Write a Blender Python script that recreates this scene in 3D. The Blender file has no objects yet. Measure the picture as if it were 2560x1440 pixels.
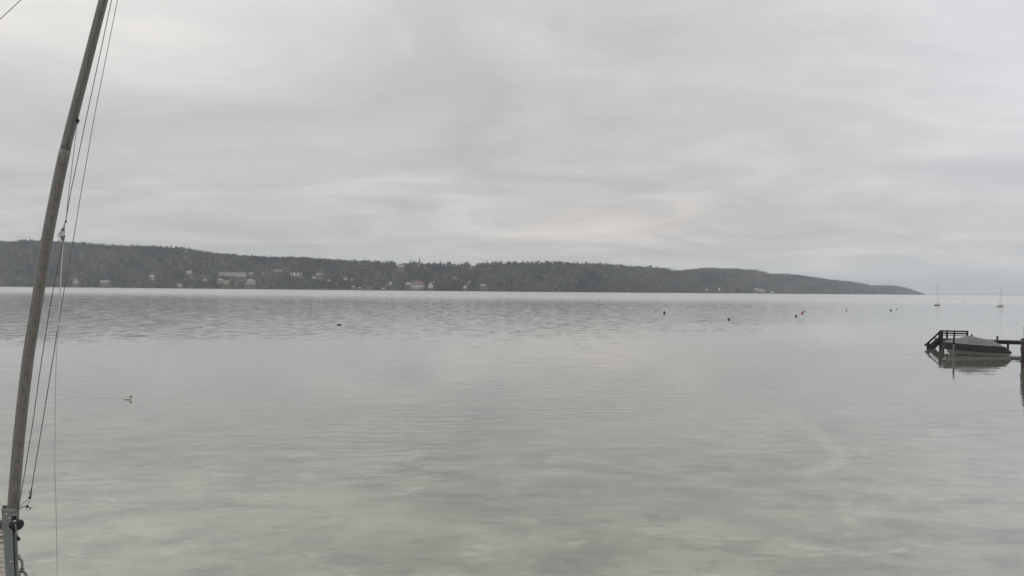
import bpy, math, random
import numpy as np
from mathutils import Vector, Matrix
R = math.radians
random.seed(11)
rng = np.random.default_rng(7)
sc = bpy.context.scene
COL = sc.collection

# ------------------------------------------------------------------ camera
F = 1525.0                     # focal length in photo pixels (2560 wide)
CAM_H = 4.3
cam_d = bpy.data.cameras.new('camera')
cam_d.sensor_width = 36.0
cam_d.lens = F / 2560 * 36.0
cam_d.clip_start = 0.05
cam_d.clip_end = 80000
cam = bpy.data.objects.new('camera', cam_d)
COL.objects.link(cam)
CM = Matrix.Rotation(R(90) + math.atan(5.5 / F), 4, 'X') @ Matrix.Rotation(math.atan(0.0098), 4, 'Z')
CM.translation = Vector((0, 0, CAM_H))
cam.matrix_world = CM
sc.camera = cam

# ------------------------------------------------------------------ world, sun, exposure
SUN_AZ, SUN_EL = -52.0, 56.0   # degrees from the view axis, above the horizon
sun_dir = Vector((math.sin(R(SUN_AZ)) * math.cos(R(SUN_EL)), math.cos(R(SUN_AZ)) * math.cos(R(SUN_EL)), math.sin(R(SUN_EL))))
world = bpy.data.worlds.new('World')
sc.world = world
world.use_nodes = True


class NT:
    """tiny helper to write node trees"""
    def __init__(s, tree):
        s.t = tree
    def n(s, typ, **kw):
        nd = s.t.nodes.new(typ)
        for k, v in kw.items():
            setattr(nd, k, v)
        return nd
    def put(s, sock, v):
        if v is None:
            return
        if isinstance(v, bpy.types.NodeSocket):
            s.t.links.new(v, sock)
        else:
            sock.default_value = v
    def m(s, op, a, b=None, c=None, clamp=False):
        nd = s.n('ShaderNodeMath', operation=op, use_clamp=clamp)
        for i, v in enumerate((a, b, c)):
            s.put(nd.inputs[i], v)
        return nd.outputs[0]
    def v(s, op, a, b=None, scale=None):
        nd = s.n('ShaderNodeVectorMath', operation=op)
        s.put(nd.inputs[0], a)
        if b is not None:
            s.put(nd.inputs[1], b)
        if scale is not None:
            s.put(nd.inputs[3], scale)
        return nd.outputs['Value'] if op in ('DOT_PRODUCT', 'LENGTH', 'DISTANCE') else nd.outputs[0]
    def xyz(s, x, y, z):
        nd = s.n('ShaderNodeCombineXYZ')
        for i, q in enumerate((x, y, z)):
            s.put(nd.inputs[i], q)
        return nd.outputs[0]
    def sep(s, vec):
        nd = s.n('ShaderNodeSeparateXYZ')
        s.put(nd.inputs[0], vec)
        return nd.outputs
    def noise(s, vec, scale=1.0, detail=3.0, rough=0.5, dist=0.0, dim='3D'):
        nd = s.n('ShaderNodeTexNoise', noise_dimensions=dim)
        s.put(nd.inputs['Vector'], vec)
        nd.inputs['Scale'].default_value = scale
        nd.inputs['Detail'].default_value = detail
        nd.inputs['Roughness'].default_value = rough
        nd.inputs['Distortion'].default_value = dist
        return nd.outputs
    def rng(s, val, a, b, c, d, smooth=True):
        nd = s.n('ShaderNodeMapRange', interpolation_type='SMOOTHSTEP' if smooth else 'LINEAR')
        for i, q in enumerate((val, a, b, c, d)):
            s.put(nd.inputs[i], q)
        return nd.outputs[0]
    def mix(s, fac, a, b, blend='MIX'):
        nd = s.n('ShaderNodeMix', data_type='RGBA', blend_type=blend)
        s.put(nd.inputs[0], fac)
        s.put(nd.inputs[6], a if isinstance(a, bpy.types.NodeSocket) else (*a, 1))
        s.put(nd.inputs[7], b if isinstance(b, bpy.types.NodeSocket) else (*b, 1))
        return nd.outputs[2]
    def ramp(s, fac, stops):
        nd = s.n('ShaderNodeValToRGB')
        s.put(nd.inputs[0], fac)
        el = nd.color_ramp.elements
        while len(el) < len(stops):
            el.new(0.5)
        for e, (p, c) in zip(el, stops):
            e.position = p
            e.color = (*c, 1)
        return nd.outputs[0]


wt = world.node_tree
wt.nodes.clear()
w = NT(wt)
g = w.v('NORMALIZE', w.n('ShaderNodeTexCoord').outputs['Generated'])
gx, gy, gz = w.sep(g)[:3]
up = w.m('MAXIMUM', gz, 0.0)
den = w.m('ADD', up, 0.16)
px_ = w.m('DIVIDE', gx, den)
py_ = w.m('DIVIDE', gy, den)
n1 = w.noise(w.xyz(w.m('MULTIPLY', px_, 0.75), w.m('MULTIPLY', py_, 1.0), 3.7), 1.25, 7, 0.56, 0.9)[0]
n2 = w.noise(w.xyz(w.m('MULTIPLY', px_, 0.60), w.m('MULTIPLY', py_, 1.2), 9.1), 2.6, 6, 0.6, 0.7)[0]
n3 = w.noise(w.xyz(px_, py_, 21.0), 0.35, 2, 0.5, 0.0)[0]
cl = w.m('ADD', w.m('ADD', w.m('MULTIPLY', n1, 0.55), w.m('MULTIPLY', n2, 0.22)), w.m('MULTIPLY', n3, 0.23))
cloud = w.ramp(cl, [(0.37, (0.466, 0.464, 0.462)), (0.50, (0.558, 0.545, 0.534)), (0.63, (0.692, 0.665, 0.640))])
# a higher, thinner deck lets a little more light through overhead
lift = w.rng(up, 0.02, 0.55, 1.0, 1.16)
cloud = w.v('SCALE', cloud, scale=lift)
# the sun behind the overcast, out of frame to the left
sd = w.v('DOT_PRODUCT', g, tuple(sun_dir))
glow = w.m('POWER', w.m('MAXIMUM', sd, 0.0), 7.5)
cloud = w.v('ADD', cloud, w.v('SCALE', (1.0, 0.97, 0.90), scale=glow))
# a thin, warm place in the deck low over the far shore
thin_dir = Vector((0.185, 1.0, 0.108)).normalized()
td = w.v('SUBTRACT', g, tuple(thin_dir))
tx, ty, tz = w.sep(td)[:3]
q = w.m('ADD', w.m('POWER', w.m('DIVIDE', tx, 0.19), 2.0), w.m('POWER', w.m('DIVIDE', tz, 0.034), 2.0))
q = w.m('ADD', q, w.m('MULTIPLY', w.m('LESS_THAN', gy, 0.0), 50.0))
warm = w.m('EXPONENT', w.m('MULTIPLY', q, -1.0))
warm = w.m('MULTIPLY', warm, w.rng(n1, 0.35, 0.65, 0.6, 1.3))
cloud = w.v('ADD', cloud, w.v('SCALE', (0.105, 0.062, 0.030), scale=warm))
thin2 = Vector((1.15, 1.0, 0.62)).normalized()     # brighter, cooler thin deck high on the right
t2 = w.m('POWER', w.m('MAXIMUM', w.v('DOT_PRODUCT', g, tuple(thin2)), 0.0), 20.0)
cloud = w.v('ADD', cloud, w.v('SCALE', (0.20, 0.215, 0.275), scale=t2))
sky = w.n('ShaderNodeTexSky', sky_type='NISHITA', sun_disc=False)
sky.sun_elevation = R(SUN_EL)
sky.sun_rotation = R(SUN_AZ)
sky.altitude = 580
mixed = w.mix(0.975, sky.outputs[0], w.v('SCALE', cloud, scale=10.0))
bg = w.n('ShaderNodeBackground')
wt.links.new(mixed, bg.inputs[0])
bg.inputs[1].default_value = 0.1
wo = w.n('ShaderNodeOutputWorld')
wt.links.new(bg.outputs[0], wo.inputs[0])

sun_l = bpy.data.lights.new('sun', 'SUN')
sun_l.energy = 0.6
sun_l.angle = R(40)
sun_l.color = (1.0, 0.95, 0.88)
sun_o = bpy.data.objects.new('sun', sun_l)
COL.objects.link(sun_o)
sun_o.rotation_euler = sun_dir.to_track_quat('Z', 'Y').to_euler()

sc.view_settings.view_transform = 'Standard'
sc.view_settings.look = 'None'
sc.view_settings.gamma = 1
sc.view_settings.exposure = 0.0
sc.view_settings.use_curve_mapping = False
sc.render.engine = 'CYCLES'
cy = sc.cycles
cy.use_denoising = True
cy.max_bounces = 7
cy.diffuse_bounces = 2
cy.glossy_bounces = 3
cy.transparent_max_bounces = 10
cy.volume_bounces = 1
cy.caustics_reflective = False
cy.caustics_refractive = False


# ------------------------------------------------------------------ helpers
def P(px, py, Y):
    """world point at depth Y seen at photo pixel (px, py)"""
    d = CM.to_3x3() @ Vector(((px - 1280) / F, (720 - py) / F, -1.0))
    d *= Y / d.y
    return Vector((d.x, Y, CAM_H + d.z))


def on_plane(px, py, z):
    d = CM.to_3x3() @ Vector(((px - 1280) / F, (720 - py) / F, -1.0))
    k = (z - CAM_H) / d.z
    return Vector((d.x * k, d.y * k, z))


CMI = CM.inverted()


def proj(p):
    c = CMI @ Vector(p)
    return 1280 + F * c.x / -c.z, 720 - F * c.y / -c.z


class MB:
    """collects shapes into one mesh"""
    def __init__(s):
        s.v, s.f = [], []
    def add(s, vs, fs):
        o = len(s.v)
        s.v += [tuple(q) for q in vs]
        s.f += [tuple(i + o for i in f) for f in fs]
        return s
    def box(s, c, size, rot=None):
        hx, hy, hz = size[0] / 2, size[1] / 2, size[2] / 2
        vs = [Vector((x, y, z)) for x in (-hx, hx) for y in (-hy, hy) for z in (-hz, hz)]
        if rot is not None:
            vs = [rot @ q for q in vs]
        c = Vector(c)
        return s.add([q + c for q in vs], [(0, 1, 3, 2), (4, 6, 7, 5), (0, 4, 5, 1), (2, 3, 7, 6), (0, 2, 6, 4), (1, 5, 7, 3)])
    def bar(s, a, b, wd, ht, upv=(0, 0, 1)):
        a, b = Vector(a), Vector(b)
        y = (b - a)
        L = y.length
        y.normalize()
        u = Vector(upv)
        x = y.cross(u)
        if x.length < 1e-4:
            x = y.cross(Vector((0, 1, 0)))
        x.normalize()
        z = x.cross(y)
        m = Matrix((x, y, z)).transposed()
        return s.box((a + b) / 2, (wd, L, ht), m)
    def tube(s, pts, r, n=8, caps=True):
        pts = [Vector(p) for p in pts]
        rs = r if isinstance(r, (list, tuple)) else [r] * len(pts)
        vs, fs = [], []
        ref = None
        for i, p in enumerate(pts):
            t = (pts[min(i + 1, len(pts) - 1)] - pts[max(i - 1, 0)]).normalized()
            if ref is None:
                ref = t.orthogonal().normalized()
            ref = (ref - t * ref.dot(t)).normalized()
            bi = t.cross(ref)
            for k in range(n):
                a = 2 * math.pi * k / n
                vs.append(p + (ref * math.cos(a) + bi * math.sin(a)) * rs[i])
        for i in range(len(pts) - 1):
            for k in range(n):
                k2 = (k + 1) % n
                fs.append((i * n + k, i * n + k2, (i + 1) * n + k2, (i + 1) * n + k))
        if caps:
            fs.append(tuple(range(n - 1, -1, -1)))
            fs.append(tuple((len(pts) - 1) * n + k for k in range(n)))
        return s.add(vs, fs)
    def lathe(s, prof, c=(0, 0, 0), n=16, rot=None, sx=1, sy=1):
        vs, fs = [], []
        c = Vector(c)
        for r, z in prof:
            for k in range(n):
                a = 2 * math.pi * k / n
                q = Vector((r * math.cos(a) * sx, r * math.sin(a) * sy, z))
                vs.append((rot @ q if rot is not None else q) + c)
        for i in range(len(prof) - 1):
            for k in range(n):
                k2 = (k + 1) % n
                fs.append((i * n + k, i * n + k2, (i + 1) * n + k2, (i + 1) * n + k))
        fs.append(tuple(range(n - 1, -1, -1)))
        fs.append(tuple((len(prof) - 1) * n + k for k in range(n)))
        return s.add(vs, fs)
    def build(s, name, mat, parent=None, smooth=False, bevel=0, loc=None):
        me = bpy.data.meshes.new(name)
        vs = s.v
        if parent is not None:
            base = parent_world(parent)
            vs = [tuple(Vector(q) - base) for q in s.v]
        elif loc is not None:
            vs = [tuple(Vector(q) - Vector(loc)) for q in s.v]
        me.from_pydata(vs, [], s.f)
        me.update()
        import bmesh
        bm = bmesh.new()
        bm.from_mesh(me)
        bmesh.ops.recalc_face_normals(bm, faces=bm.faces)
        if bevel:
            bmesh.ops.bevel(bm, geom=[e for e in bm.edges], offset=bevel, segments=1, affect='EDGES', clamp_overlap=True)
        bm.to_mesh(me)
        bm.free()
        if smooth:
            me.polygons.foreach_set('use_smooth', [True] * len(me.polygons))
        me.materials.append(mat)
        o = bpy.data.objects.new(name, me)
        COL.objects.link(o)
        if parent is not None:
            o.parent = parent
        elif loc is not None:
            o.location = loc
        return o


def parent_world(o):
    q = Vector(o.location)
    while o.parent is not None:
        o = o.parent
        q += Vector(o.location)
    return q


def tag(o, label=None, cat=None, group=None, kind=None):
    if label: o['label'] = label
    if cat: o['category'] = cat
    if group: o['group'] = group
    if kind: o['kind'] = kind
    return o


def thing(name, loc, label, cat, group=None):
    o = bpy.data.objects.new(name, None)
    o.location = loc
    o.empty_display_size = 0.2
    COL.objects.link(o)
    return tag(o, label, cat, group)


def mat(name, color, rough=0.7, metal=0.0, vary=0.0, scale=8.0, bump=0.0, stretch=(1, 1, 1), dirt=None, coat=0.0):
    m = bpy.data.materials.new(name)
    m.use_nodes = True
    t = NT(m.node_tree)
    b = m.node_tree.nodes['Principled BSDF']
    b.inputs['Roughness'].default_value = rough
    b.inputs['Metallic'].default_value = metal
    b.inputs['Coat Weight'].default_value = coat
    base = (*color, 1)
    b.inputs['Base Color'].default_value = base
    if vary or bump or dirt:
        co = t.n('ShaderNodeTexCoord').outputs['Object']
        co = t.v('MULTIPLY', co, stretch)
        nz = t.noise(co, scale, 5, 0.6, 0.2)[0]
        c2 = tuple(c * (1 - vary) for c in color)
        c3 = tuple(min(1, c * (1 + vary)) for c in color)
        col = t.ramp(nz, [(0.3, c2), (0.7, c3)])
        if dirt:
            nz2 = t.noise(co, scale * 0.35, 6, 0.65, 0.6)[0]
            col = t.mix(t.rng(nz2, 0.50, 0.68, 0, 0.8), col, dirt)
        m.node_tree.links.new(col, b.inputs['Base Color'])
        if bump:
            bn = t.n('ShaderNodeBump')
            bn.inputs['Strength'].default_value = 1.0
            bn.inputs['Distance'].default_value = bump
            m.node_tree.links.new(nz, bn.inputs['Height'])
            m.node_tree.links.new(bn.outputs[0], b.inputs['Normal'])
    return m


M = {
    'spar': mat('weathered_spar', (0.222, 0.219, 0.208), 0.45, 0.0, 0.28, 9, 0.0015, (6, 6, 0.7), (0.17, 0.165, 0.15)),
    'track': mat('track_reddish', (0.29, 0.225, 0.19), 0.6, 0, 0.25, 14, 0, (1, 1, 1), (0.20, 0.18, 0.15)),
    'fit': mat('fitting_steel', (0.16, 0.16, 0.155), 0.45, 0.5),
    'steel': mat('galvanised_post', (0.24, 0.27, 0.265), 0.55, 0.15, 0.15, 9, 0.0008, (1, 1, 0.4), (0.20, 0.20, 0.165)),
    'black': mat('black_rubber', (0.018, 0.017, 0.02), 0.5, 0, 0.3, 20),
    'rope_dark': mat('dark_rope', (0.15, 0.15, 0.15), 0.8),
    'rope_grey': mat('grey_rope', (0.30, 0.30, 0.29), 0.8),
    'rope_pale': mat('pale_rope', (0.42, 0.42, 0.41), 0.8),
    'rope_white': mat('white_rope', (0.78, 0.78, 0.74), 0.8),
    'chrome': mat('bright_steel', (0.65, 0.65, 0.64), 0.25, 0.9),
    'plank': mat('weathered_plank', (0.30, 0.285, 0.255), 0.85, 0, 0.35, 5, 0.003, (0.6, 9, 9), (0.20, 0.21, 0.18)),
    'pile': mat('wet_pile', (0.085, 0.07, 0.06), 0.8, 0, 0.35, 6, 0.006, (4, 4, 0.5)),
    'dark_wood': mat('tarred_timber', (0.030, 0.029, 0.034), 0.75, 0, 0.4, 5, 0.004, (4, 4, 4), (0.06, 0.055, 0.05)),
    'brown_wood': mat('brown_timber', (0.058, 0.044, 0.046), 0.8, 0, 0.4, 5, 0.006, (3, 3, 0.6), (0.13, 0.09, 0.085)),
    'pole': mat('bleached_pole', (0.13, 0.125, 0.115), 0.8, 0, 0.3, 6, 0.003, (4, 4, 0.4)),
    'hull': mat('white_gelcoat', (0.58, 0.58, 0.54), 0.3, 0, 0.05, 4, 0, (1, 1, 1), (0.42, 0.42, 0.34), 0.3),
    'cover': mat('grey_tarpaulin', (0.155, 0.161, 0.165), 0.75, 0, 0.18, 3, 0.01),
    'skirt': mat('tarpaulin_side', (0.032, 0.037, 0.040), 0.7, 0, 0.25, 3, 0.008),  # cover sides, darker than the top
    'wall_white': mat('white_render', (0.93, 0.925, 0.90), 0.85, 0, 0.05, 0.3),
    'wall_cream': mat('cream_render', (0.76, 0.71, 0.56), 0.85, 0, 0.06, 0.3),
    'wall_pink': mat('pinkish_render', (0.50, 0.41, 0.34), 0.85, 0, 0.06, 0.3),
    'roof_red': mat('red_tile', (0.175, 0.095, 0.078), 0.8, 0, 0.2, 0.6),
    'roof_dark': mat('dark_tile', (0.05, 0.048, 0.05), 0.8, 0, 0.2, 0.6),
    'roof_grey': mat('grey_slate', (0.27, 0.275, 0.29), 0.7, 0, 0.15, 0.6),
    'window': mat('window_glass', (0.03, 0.035, 0.04), 0.15),
    'frame': mat('window_frame', (0.45, 0.43, 0.40), 0.7),
    'stone': mat('church_render', (0.40, 0.38, 0.34), 0.9, 0, 0.1, 0.3),
    'trunk': mat('bark', (0.07, 0.06, 0.05), 0.9, 0, 0.3, 2),
    'red': mat('red_buoy', (0.36, 0.05, 0.03), 0.45, 0, 0.15, 6),
    'darkred': mat('dark_red_buoy', (0.12, 0.028, 0.024), 0.5, 0, 0.2, 6),
    'green': mat('dark_green_buoy', (0.02, 0.035, 0.025), 0.5, 0, 0.2, 6),
    'grey': mat('grey_paint', (0.33, 0.33, 0.33), 0.5),
    'white': mat('white_paint', (0.80, 0.80, 0.78), 0.4),
    'feather_white': mat('white_feathers', (0.92, 0.91, 0.88), 0.8),
    'feather_dark': mat('dark_feathers', (0.012, 0.018, 0.016), 0.5),
    'feather_grey': mat('grey_feathers', (0.20, 0.20, 0.21), 0.8),
    'bill': mat('red_bill', (0.35, 0.05, 0.03), 0.5),
}


# ------------------------------------------------------------------ setting: water, lake bed
def pos_nodes(t):
    p = t.n('ShaderNodeNewGeometry').outputs['Position']
    return p, t.sep(p)


wm = bpy.data.materials.new('lake_water')
wm.use_nodes = True
wm.node_tree.nodes.clear()
t = NT(wm.node_tree)
pos, (wx, wy, wz) = pos_nodes(t)[0], pos_nodes(t)[1][:3]
# wind ripples as surface slopes: short, long and very long waves, crests roughly across the view
rx = t.m('ADD', wx, t.m('MULTIPLY', wy, 0.10))
ry = t.m('SUBTRACT', wy, t.m('MULTIPLY', wx, 0.10))
na = t.noise(t.xyz(t.m('MULTIPLY', rx, 0.9), t.m('MULTIPLY', ry, 3.2), 0.0), 1.0, 2, 0.5, 0.25)[1]
nb = t.noise(t.xyz(t.m('MULTIPLY', rx, 0.28), t.m('MULTIPLY', ry, 1.35), 5.0), 1.0, 2, 0.5, 0.3)[1]
na = t.v('SUBTRACT', na, (0.5, 0.5, 0.5))
nb = t.v('SUBTRACT', nb, (0.5, 0.5, 0.5))
# where the breeze touches the lake
wind = t.noise(t.xyz(t.m('MULTIPLY', wx, 0.012), t.m('MULTIPLY', wy, 0.035), 2.0), 1.0, 3, 0.5, 0.5)[0]
warp = t.m('MULTIPLY', t.m('SUBTRACT', wind, 0.5), 0.25)
far = t.m('MULTIPLY', wy, t.m('ADD', 1.0, warp))
a_near = t.rng(wind, 0.38, 0.62, 0.02, 0.06)
a_mid = t.rng(far, 14, 76, 0.0, 0.090)
a_mid = t.m('MULTIPLY', a_mid, t.m('MAXIMUM', t.rng(t.m('SUBTRACT', wx, t.m('MULTIPLY', wy, 0.25)), -12, 14, 1.0, 0.30), t.rng(wy, 55, 110, 0.0, 1.0)))    # lee of the shore on the right
a_far = t.rng(far, 170, 580, 0.0, 0.46)
cats = t.noise(t.xyz(t.m('MULTIPLY', wx, 0.48), t.m('MULTIPLY', wy, 0.20), 11.0), 1.0, 3, 0.6, 0.3)[0]
amp = t.m('ADD', t.m('ADD', a_near, a_mid), a_far)
catf = t.rng(cats, 0.34, 0.66, 0.68, 1.32)
amp = t.m('MULTIPLY', amp, catf)
slope = t.v('ADD', t.v('SCALE', na, scale=amp), t.v('SCALE', nb, scale=t.m('MULTIPLY', amp, t.rng(wy, 20, 60, 0.8, 0.15))))
sx_, sy_, _ = t.sep(slope)[:3]
# chop far out shows the camera its near sides
sy_ = t.m('SUBTRACT', sy_, t.m('MULTIPLY', a_far, 0.15))
# fine parallel wavelets running in to the shore, in patches
ph = t.noise(t.xyz(t.m('MULTIPLY', wx, 0.22), t.m('MULTIPLY', wy, 0.30), 31.0), 1.0, 3, 0.55, 0.0)[0]
run = t.m('ADD', t.m('MULTIPLY', t.m('ADD', wy, t.m('MULTIPLY', wx, -0.16)), 11.5), t.m('MULTIPLY', ph, 26.0))
patch = t.noise(t.xyz(t.m('MULTIPLY', wx, 0.10), t.m('MULTIPLY', wy, 0.13), 41.0), 1.0, 3, 0.5, 0.4)[0]
trn = t.m('MULTIPLY', t.m('MULTIPLY', t.rng(patch, 0.44, 0.66, 0.005, 0.042), t.rng(wx, -9, -2, 0.25, 1.0)), t.rng(wy, 16, 38, 1.0, 0.0))
run2 = t.m('ADD', t.m('MULTIPLY', t.m('ADD', wy, t.m('MULTIPLY', wx, 0.07)), 17.0), t.m('MULTIPLY', ph, -33.0))
sy_ = t.m('ADD', sy_, t.m('MULTIPLY', t.m('ADD', t.m('SINE', run), t.m('MULTIPLY', t.m('SINE', run2), 0.6)), trn))
duck0 = on_plane(312, 998.5, 0)        # wake of the swimming duck
wu = t.m('SUBTRACT', duck0.x, wx)
wv = t.m('SUBTRACT', wy, duck0.y)
arm = t.m('DIVIDE', t.m('SUBTRACT', t.m('ABSOLUTE', wv), t.m('ADD', 0.05, t.m('MULTIPLY', wu, 0.13))), 0.07)
wk = t.m('EXPONENT', t.m('MULTIPLY', t.m('MULTIPLY', arm, arm), -1.0))
wk = t.m('MULTIPLY', wk, t.m('MULTIPLY', t.rng(wu, 0.0, 0.25, 0.0, 1.0), t.rng(wu, 0.5, 8.0, 1.0, 0.0)))
sy_ = t.m('ADD', sy_, t.m('MULTIPLY', t.m('MULTIPLY', wk, arm), 0.15))
nrm = t.v('NORMALIZE', t.xyz(t.m('MULTIPLY', sx_, 0.7), sy_, 1.0))
fr = t.n('ShaderNodeFresnel')
fr.inputs['IOR'].default_value = 1.333
wm.node_tree.links.new(nrm, fr.inputs['Normal'])
gl = t.n('ShaderNodeBsdfGlossy')
wm.node_tree.links.new(t.m('ADD', t.m('ADD', 0.03, t.m('MULTIPLY', t.m('MULTIPLY', a_mid, catf), 0.85)), t.m('MULTIPLY', a_far, 0.13)), gl.inputs['Roughness'])
gl.inputs['Color'].default_value = (1, 1, 1, 1)
wm.node_tree.links.new(nrm, gl.inputs['Normal'])
tr = t.n('ShaderNodeBsdfTransparent')
tr.inputs['Color'].default_value = (0.96, 0.98, 0.94, 1)
body = t.n('ShaderNodeBsdfDiffuse')      # suspended chalk in the deeper water
wm.node_tree.links.new(t.mix(t.rng(wy, 16, 46, 0, 1), (0.37, 0.395, 0.345), (0.145, 0.160, 0.128)), body.inputs['Color'])
deep = t.rng(wy, 7, 52, 0.03, 1.0)
mx1 = t.n('ShaderNodeMixShader')
wm.node_tree.links.new(deep, mx1.inputs[0])
wm.node_tree.links.new(tr.outputs[0], mx1.inputs[1])
wm.node_tree.links.new(body.outputs[0], mx1.inputs[2])
mx2 = t.n('ShaderNodeMixShader')
wm.node_tree.links.new(t.m('POWER', fr.outputs[0], 0.60), mx2.inputs[0])
wm.node_tree.links.new(mx1.outputs[0], mx2.inputs[1])
wm.node_tree.links.new(gl.outputs[0], mx2.inputs[2])
out = t.n('ShaderNodeOutputMaterial')
wm.node_tree.links.new(mx2.outputs[0], out.inputs[0])


def sheet(name, xs, ys, zfun, m):
    vs = [(x, y, zfun(x, y)) for y in ys for x in xs]
    nx = len(xs)
    fs = [(j * nx + i, j * nx + i + 1, (j + 1) * nx + i + 1, (j + 1) * nx + i) for j in range(len(ys) - 1) for i in range(nx - 1)]
    me = bpy.data.meshes.new(name)
    me.from_pydata(vs, [], fs)
    me.update()
    me.materials.append(m)
    o = bpy.data.objects.new(name, me)
    COL.objects.link(o)
    tag(o, kind='structure')
    return o


sheet('lake_water', [-15000, -2000, -300, -40, 40, 300, 2000, 15000], [-60, 0, 40, 200, 1000, 5000, 26000], lambda x, y: 0.0, wm)

bm_ = bpy.data.materials.new('lake_bed')
bm_.use_nodes = True
t = NT(bm_.node_tree)
pos, (bx, by, bz) = pos_nodes(t)[0], pos_nodes(t)[1][:3]
p1 = t.noise(t.xyz(t.m('MULTIPLY', bx, 0.55), by, 1.0), 0.85, 7, 0.66, 0.3)[0]
p2 = t.noise(t.xyz(t.m('MULTIPLY', bx, 0.5), t.m('MULTIPLY', by, 1.2), 8.0), 2.2, 5, 0.65, 0.5)[0]
col = t.ramp(p1, [(0.36, (0.225, 0.240, 0.210)), (0.50, (0.425, 0.440, 0.370)), (0.64, (0.59, 0.605, 0.485))])
col = t.mix(t.rng(p2, 0.56, 0.70, 0, 0.55), col, (0.33, 0.34, 0.32))
# pale scoured channels in the weed
p3 = t.noise(t.xyz(bx, by, 14.0), 0.12, 3, 0.5, 1.0)[0]
ridge = t.m('ABSOLUTE', t.m('SUBTRACT', p3, 0.5))
brk = t.m('MULTIPLY', t.rng(ridge, 0.0, 0.03, 0.75, 0.0), t.rng(t.m('ADD', p2, t.m('MULTIPLY', p1, 0.5)), 0.72, 0.95, 0.0, 1.0))
col = t.mix(brk, col, (0.85, 0.85, 0.76))
stain = t.n('ShaderNodeAttribute', attribute_name='stain').outputs['Color']
s_sand, s_weed, _s = t.sep(stain)[:3]
edge_n = t.rng(p2, 0.36, 0.62, 0.35, 1.25)
col = t.mix(t.m('MULTIPLY', s_weed, edge_n, clamp=True), col, (0.26, 0.275, 0.25))
col = t.mix(t.m('MULTIPLY', t.m('MULTIPLY', s_sand, 1.3), edge_n, clamp=True), col, (0.76, 0.77, 0.63))
b = bm_.node_tree.nodes['Principled BSDF']
b.inputs['Roughness'].default_value = 0.95
bm_.node_tree.links.new(col, b.inputs['Base Color'])


def bed_z(x, y):
    y = max(y, -60)
    return -0.9 - 0.035 * max(0, y) if y < 120 else -5.1


bxs = [-15000, -300, -60] + list(np.linspace(-30, 30, 200)) + [60, 300, 15000]
bys = [-60, 0] + list(np.linspace(5.5, 42, 130)) + [60, 120, 300, 5000, 26000]
bed = sheet('lake_bed', bxs, bys, bed_z, bm_)
nv_ = len(bed.data.vertices)
co = np.empty(nv_ * 3)
bed.data.vertices.foreach_get('co', co)
co = co.reshape(-1, 3)
# scoured sand channels and weed beds, laid out on the lake floor
rm3 = np.array(CM.to_3x3())
cc = (co - [0, 0, CAM_H]) @ rm3
ok = cc[:, 2] < -3
bpx = np.where(ok, 1280 + F * cc[:, 0] / -np.minimum(cc[:, 2], -1e-3), -9999)
bpy_ = np.where(ok, 720 - F * cc[:, 1] / -np.minimum(cc[:, 2], -1e-3), -9999)
sand, weed = np.zeros(nv_), np.zeros(nv_)


def stroke(pts, wx_, wy_, k):
    out = np.zeros(nv_)
    for (x0, y0), (x1, y1) in zip(pts[:-1], pts[1:]):
        for s_ in np.linspace(0, 1, 9):
            d = ((bpx - (x0 + (x1 - x0) * s_)) / wx_) ** 2 + ((bpy_ - (y0 + (y1 - y0) * s_)) / wy_) ** 2
            out = np.maximum(out, k * np.exp(-d))
    return out


for a in (stroke([(1955, 1030), (1995, 1048), (2035, 1078), (2065, 1102), (2095, 1125), (2103, 1148), (2075, 1168), (2020, 1182)], 20, 9, 0.75),
          stroke([(2112, 1262), (2110, 1285), (2135, 1312)], 12, 7, 0.7), stroke([(2155, 1283), (2205, 1290)], 22, 6, 0.7),
          stroke([(1400, 1130), (1365, 1160)], 9, 6, 0.6), stroke([(1500, 1160), (1560, 1170)], 22, 6, 0.4), stroke([(1900, 1250), (1990, 1262)], 60, 10, 0.35),
          stroke([(1450, 1075), (1620, 1055), (1740, 1030)], 90, 24, 0.42), stroke([(760, 1280), (1000, 1300)], 170, 50, 0.30), stroke([(1950, 1400), (1750, 1330)], 150, 30, 0.25),
          stroke([(2250, 1255), (2290, 1235)], 22, 6, 0.4), stroke([(560, 1180), (640, 1200)], 120, 30, 0.2)):
    sand = np.maximum(sand, a)
for a in (stroke([(1060, 1272), (1190, 1274)], 30, 13, 0.75), stroke([(845, 1332), (890, 1334)], 18, 8, 0.6), stroke([(1290, 1322), (1400, 1335)], 30, 8, 0.4),
          stroke([(760, 1355), (870, 1372)], 40, 8, 0.5), stroke([(650, 1330), (780, 1340)], 60, 12, 0.35), stroke([(950, 1400), (1300, 1420)], 160, 18, 0.4),
          stroke([(1380, 1390), (1480, 1400)], 60, 12, 0.4), stroke([(1500, 1220), (1800, 1270)], 160, 30, 0.45), stroke([(2000, 1200), (2080, 1230)], 70, 25, 0.35),
          stroke([(1560, 1370), (1640, 1390)], 40, 12, 0.35), stroke([(1900, 1320), (2050, 1330)], 80, 16, 0.4), stroke([(600, 1400), (760, 1425)], 90, 14, 0.35)):
    weed = np.maximum(weed, a)
ca = bed.data.color_attributes.new('stain', 'FLOAT_COLOR', 'POINT')
ca.data.foreach_set('color', np.stack([sand, weed, 0 * sand, 1 + 0 * sand], 1).astype(np.float32).ravel())

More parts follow.
